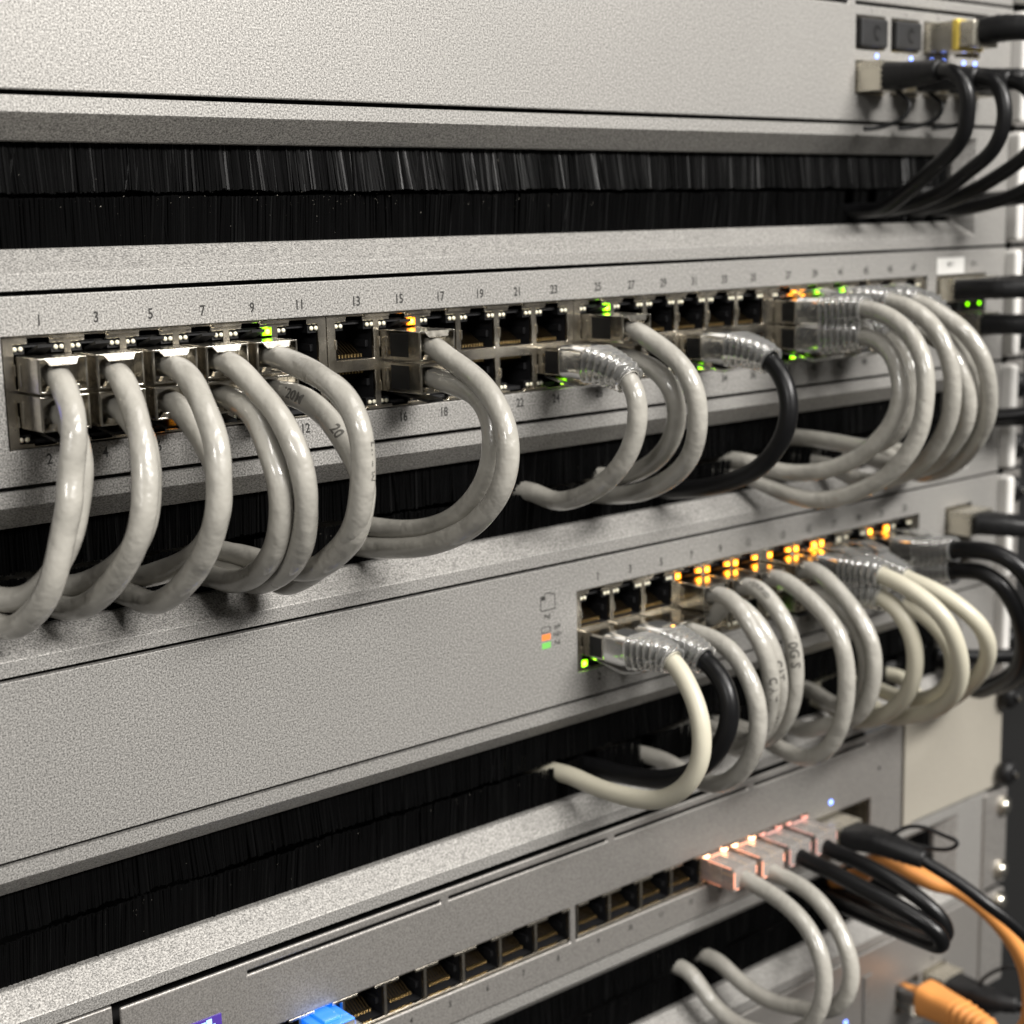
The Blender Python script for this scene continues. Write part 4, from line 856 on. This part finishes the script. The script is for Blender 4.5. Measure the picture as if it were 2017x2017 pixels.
# clear plug, blue light put into its colour, at the bottom edge
cx = pg(1); zc = -206.6
t = thing("patch_cable", "clear plug lit bright blue at the bottom edge of the picture, in the narrow switch", "cable", (cx, -10, zc))
mb = MB(); mb.box(cx-5.8, cx+5.8, -7, 5, zc-3.9, zc+3.6); mb.box(cx-3.0, cx+2.6, -5, 4, zc+3.7, zc+4.7)
for k in range(4): mb.box(cx-4.9+k*2.6, cx-3.6+k*2.6, -7.6, -7.05, zc-2.5, zc+3.2)
p = mb.build("plug", BLUELIT, t, bevel=.6, seg=3)
mb = MB(); mb.box(cx-5.4, cx+5.4, -17, -7.7, zc-4.2, zc+4.0); mb.build("boot", CLEAR, p, bevel=.9, seg=3)
path = catmull([[cx, -5, zc], [cx, -22, zc-1], [cx-1, -38, zc-9], [cx-3, -42, zc-24], [cx-6, -30, zc-36], [cx-9, -10, zc-39], [cx-10, 10, zc-38]])
mb = MB(); tube(mb, path, 2.9, 18); mb.build("jacket", GREY_J, t)

# ------------------------------------------------------------------ direct attach cables with metal transceiver ends
def dac(label, x0, x1, z0, z1, mold_pts, mold_r, cable_pts, rj=2.5, L=11.0, jacket=BLACK_J, colour="black", gold=False, loop=None):
    cx, cz = (x0+x1)/2, (z0+z1)/2
    t = thing("module_cable", label, "cable", (cx, -L, cz), "black module cables")
    mb = MB(); mb.box(x0+.7, x1-.7, -L, 15, z0+.7, z1-.7)
    mb.box(x0+.55, x0+.68, -L+1, -.5, cz-.1, cz+.1)
    for k in range(5): mb.box(x0+1+k*.0, x0+1.2, -L-.5, -L-.02, z0+1.2+k*1.8, z0+2.2+k*1.8)
    mb.build("transceiver", CAGE, t, bevel=.45, seg=3)
    pth = catmull([[cx, -L+1, cz]] + mold_pts); mb = MB()
    tot = sum((pth[i]-pth[i-1]).length for i in range(1, len(pth)))
    rings = []; d = 0; T, Nn = frames(pth); X = Vector((1, 0, 0))
    for i, q in enumerate(pth):
        if i: d += (q-pth[i-1]).length
        f = d/tot; n = (X - T[i]*X.dot(T[i])).normalized(); b = n.cross(T[i])
        g = .18*math.sin(d*2.2) if f > .35 else 0
        w = (x1-x0-2.2)/2*(1-f)**.8 + mold_r*(1-(1-f)**.8) + g; h = (z1-z0-2.0)/2*(1-f)**.8 + mold_r*(1-(1-f)**.8) + g
        rings.append(superring(q, n, b, w, h, 4.5*(1-f)+2*f, 20))
    mb.loft(rings); mb.build("strain_relief", BLACKPL, t)
    path = catmull([list(pth[-3])] + cable_pts); mb = MB(); tube(mb, path, rj, 16); mb.build("jacket", jacket, t)
    if gold:
        mb = MB(); mb.box(x0+.2, x1-.2, -L-2.8, -L-.3, z0+.3, z1-.3); mb.build("gold_band", GOLDLABEL, t, bevel=.5)
        mb = MB(); mb.box(x0+.6, x1-.6, -L-9, -L-2.9, z0+1.2, z1-1.2); mb.build("cable_clamp", CAGE, t, bevel=.5)
    if loop:
        mb = MB(); tube(mb, catmull(loop), .75, 10); mb.build("pull_loop", BLACKPL, t)
    return t
def tail(key, skip=1): return end_in([list(p) for p in CABLE_PATHS[key]][skip:], 30)
sp = CABLE_PATHS
dac("black module cable with square metal end, leftmost in the lower slots of the top switch", 407.0, 423.6, 54.0, 65.2,
    [[415, -18, 59.4], [414.6, -24, 59.6], [413.2, -30, 59.8]], 3.4, tail('a1'), 2.6, 9.5,
    loop=[[419, -8, 55], [419, -14, 50], [418, -13, 46], [413, -6, 42.5], [408, -3, 42.2]])
dac("black module cable second from left in the lower slots of the top switch", 426.8, 443.2, 54.0, 65.2,
    [[435, -18, 59], [435, -24, 58.6], [435, -30, 58.2]], 3.4, tail('a2'), 2.6, 9.5,
    loop=[[438, -8, 55], [438, -14, 50], [437, -13, 46], [432, -6, 43], [428, -3, 42.8]])
dac("black module cable third from left in the lower slots of the top switch", 446.0, 462.4, 54.0, 65.2,
    [[454, -18, 59], [454.6, -24, 58.6], [455, -30, 58.2]], 3.4, tail('a3'), 2.6, 9.5,
    loop=[[457, -8, 55], [457, -14, 50], [456, -13, 46], [452, -6, 43.4], [448, -3, 43.2]])
dac("black module cable in the rightmost lower slot of the top switch", 465.0, 481.4, 54.0, 65.2,
    [[473, -14, 60], [474, -20, 60], [475, -23, 60]], 3.4, tail('a4'), 2.6, 9.0)
dac("module cable with bright yellow gold band in the top switch", 446.0, 462.4, 68.9, 80.2,
    [[456, -26, 76], [459, -36, 75], [462, -46, 73]], 4.0,
    [[468, -58, 68], [474, -66, 56], [478, -66, 40], [480, -50, 26], [479, -25, 19], [476, 4, 17], [474, 18, 17]], 3.0, 11.0, gold=True)
dac("black module cable in the slot right under the white sticker", 457.6, 473.1, -20.0, -10.2,
    [[467, -22, -14.6], [472, -30, -14.6], [480, -36, -15]], 3.2,
    [[488, -40, -16], [500, -46, -22], [506, -48, -38], [504, -40, -52], [494, -22, -62], [480, 2, -65], [474, 16, -65]], 2.7, 6.0)
dac("black module cable just above two round green lights of the forty-eight port switch", 473.6, 489.1, -20.0, -10.2,
    [[483, -20, -13.8], [488, -26, -14], [494, -32, -15]], 3.2,
    [[502, -38, -18], [512, -42, -30], [514, -40, -46], [508, -30, -58], [496, -12, -64], [486, 6, -65]], 2.7, 6.0)
dac("black module cable just below two round green lights of the forty-eight port switch", 473.6, 489.1, -33.8, -23.8,
    [[484, -18, -28.6], [490, -24, -29], [497, -30, -30]], 3.2,
    [[505, -36, -34], [513, -40, -46], [511, -34, -58], [500, -18, -65], [488, 4, -67], [482, 16, -67]], 2.7, 7.0)
dac("black module cable with square metal end at the right end of the twenty-four port switch", 467.0, 484.0, ZE-20.6, ZE-10.2,
    [[479, -18, -104.6], [486, -24, -105.5], [494, -28, -106.5]], 3.4,
    [[505, -32, -110], [518, -36, -126], [520, -34, -146], [508, -24, -158], [490, -8, -161], [474, 8, -160]], 2.9, 10.0)
G_ = [list(p) for p in CABLE_PATHS['gdac']]
dac("black module cable with metal end and pull loop, right of the glowing plugs", 389.2, 405.0, -215.2, -204.6,
    G_[1:4], 3.4, G_[4:], 2.2, 10.0, loop=CABLE_PATHS['gloop'])
J_ = [list(p) for p in CABLE_PATHS['jdac']]
dac("black module cable with square metal end at the bottom right corner", 459.5, 475.5, -301.0, -288.5,
    [[468, -20, -294.2]] + J_[2:4], 3.4, J_[4:] + [[490, -46, -300], [508, -50, -312], [520, -50, -335]], 2.6, 9.0, loop=CABLE_PATHS['jloop'])

# ------------------------------------------------------------------ orange cable
t = thing("patch_cable", "orange patch cable with ribbed orange boot, plugged into the bottom unit", "cable", (449, -12, -295), "orange patch cables")
O_ = [list(p) for p in CABLE_PATHS['orange']][::-1]
opath = catmull([[449.2, 3, -294]] + O_[1:] + [[410, -12, -223], [412, -2, -233], [413, 16, -239]], .6)
mb = MB(); tube(mb, opath, 3.4, 18, .004, 5); j = mb.build("jacket", ORANGE_J, t)
mb = MB(); mb.box(443.4, 455.0, -10, 6, -299.0, -290.6); p = mb.build("plug", CLEAR, t, bevel=.4)
rings = []; d = 0; T, Nn = frames(opath); X = Vector((1, 0, 0))
for i, q in enumerate(opath):
    if i: d += (q-opath[i-1]).length
    if d < 11: continue
    if d > 44: break
    f = (d-11)/33; n = (X - T[i]*X.dot(T[i])).normalized(); b = n.cross(T[i])
    rib = .4*math.sin(d*2.0) if d > 26 else 0
    rings.append(superring(q, n, b, 6.8*(1-f)+4.6*f+rib, 6.4*(1-f)+4.6*f+rib, 4.0*(1-f)+2.2*f))
mb = MB(); mb.loft(rings); mb.build("boot", ORANGE_J, t)
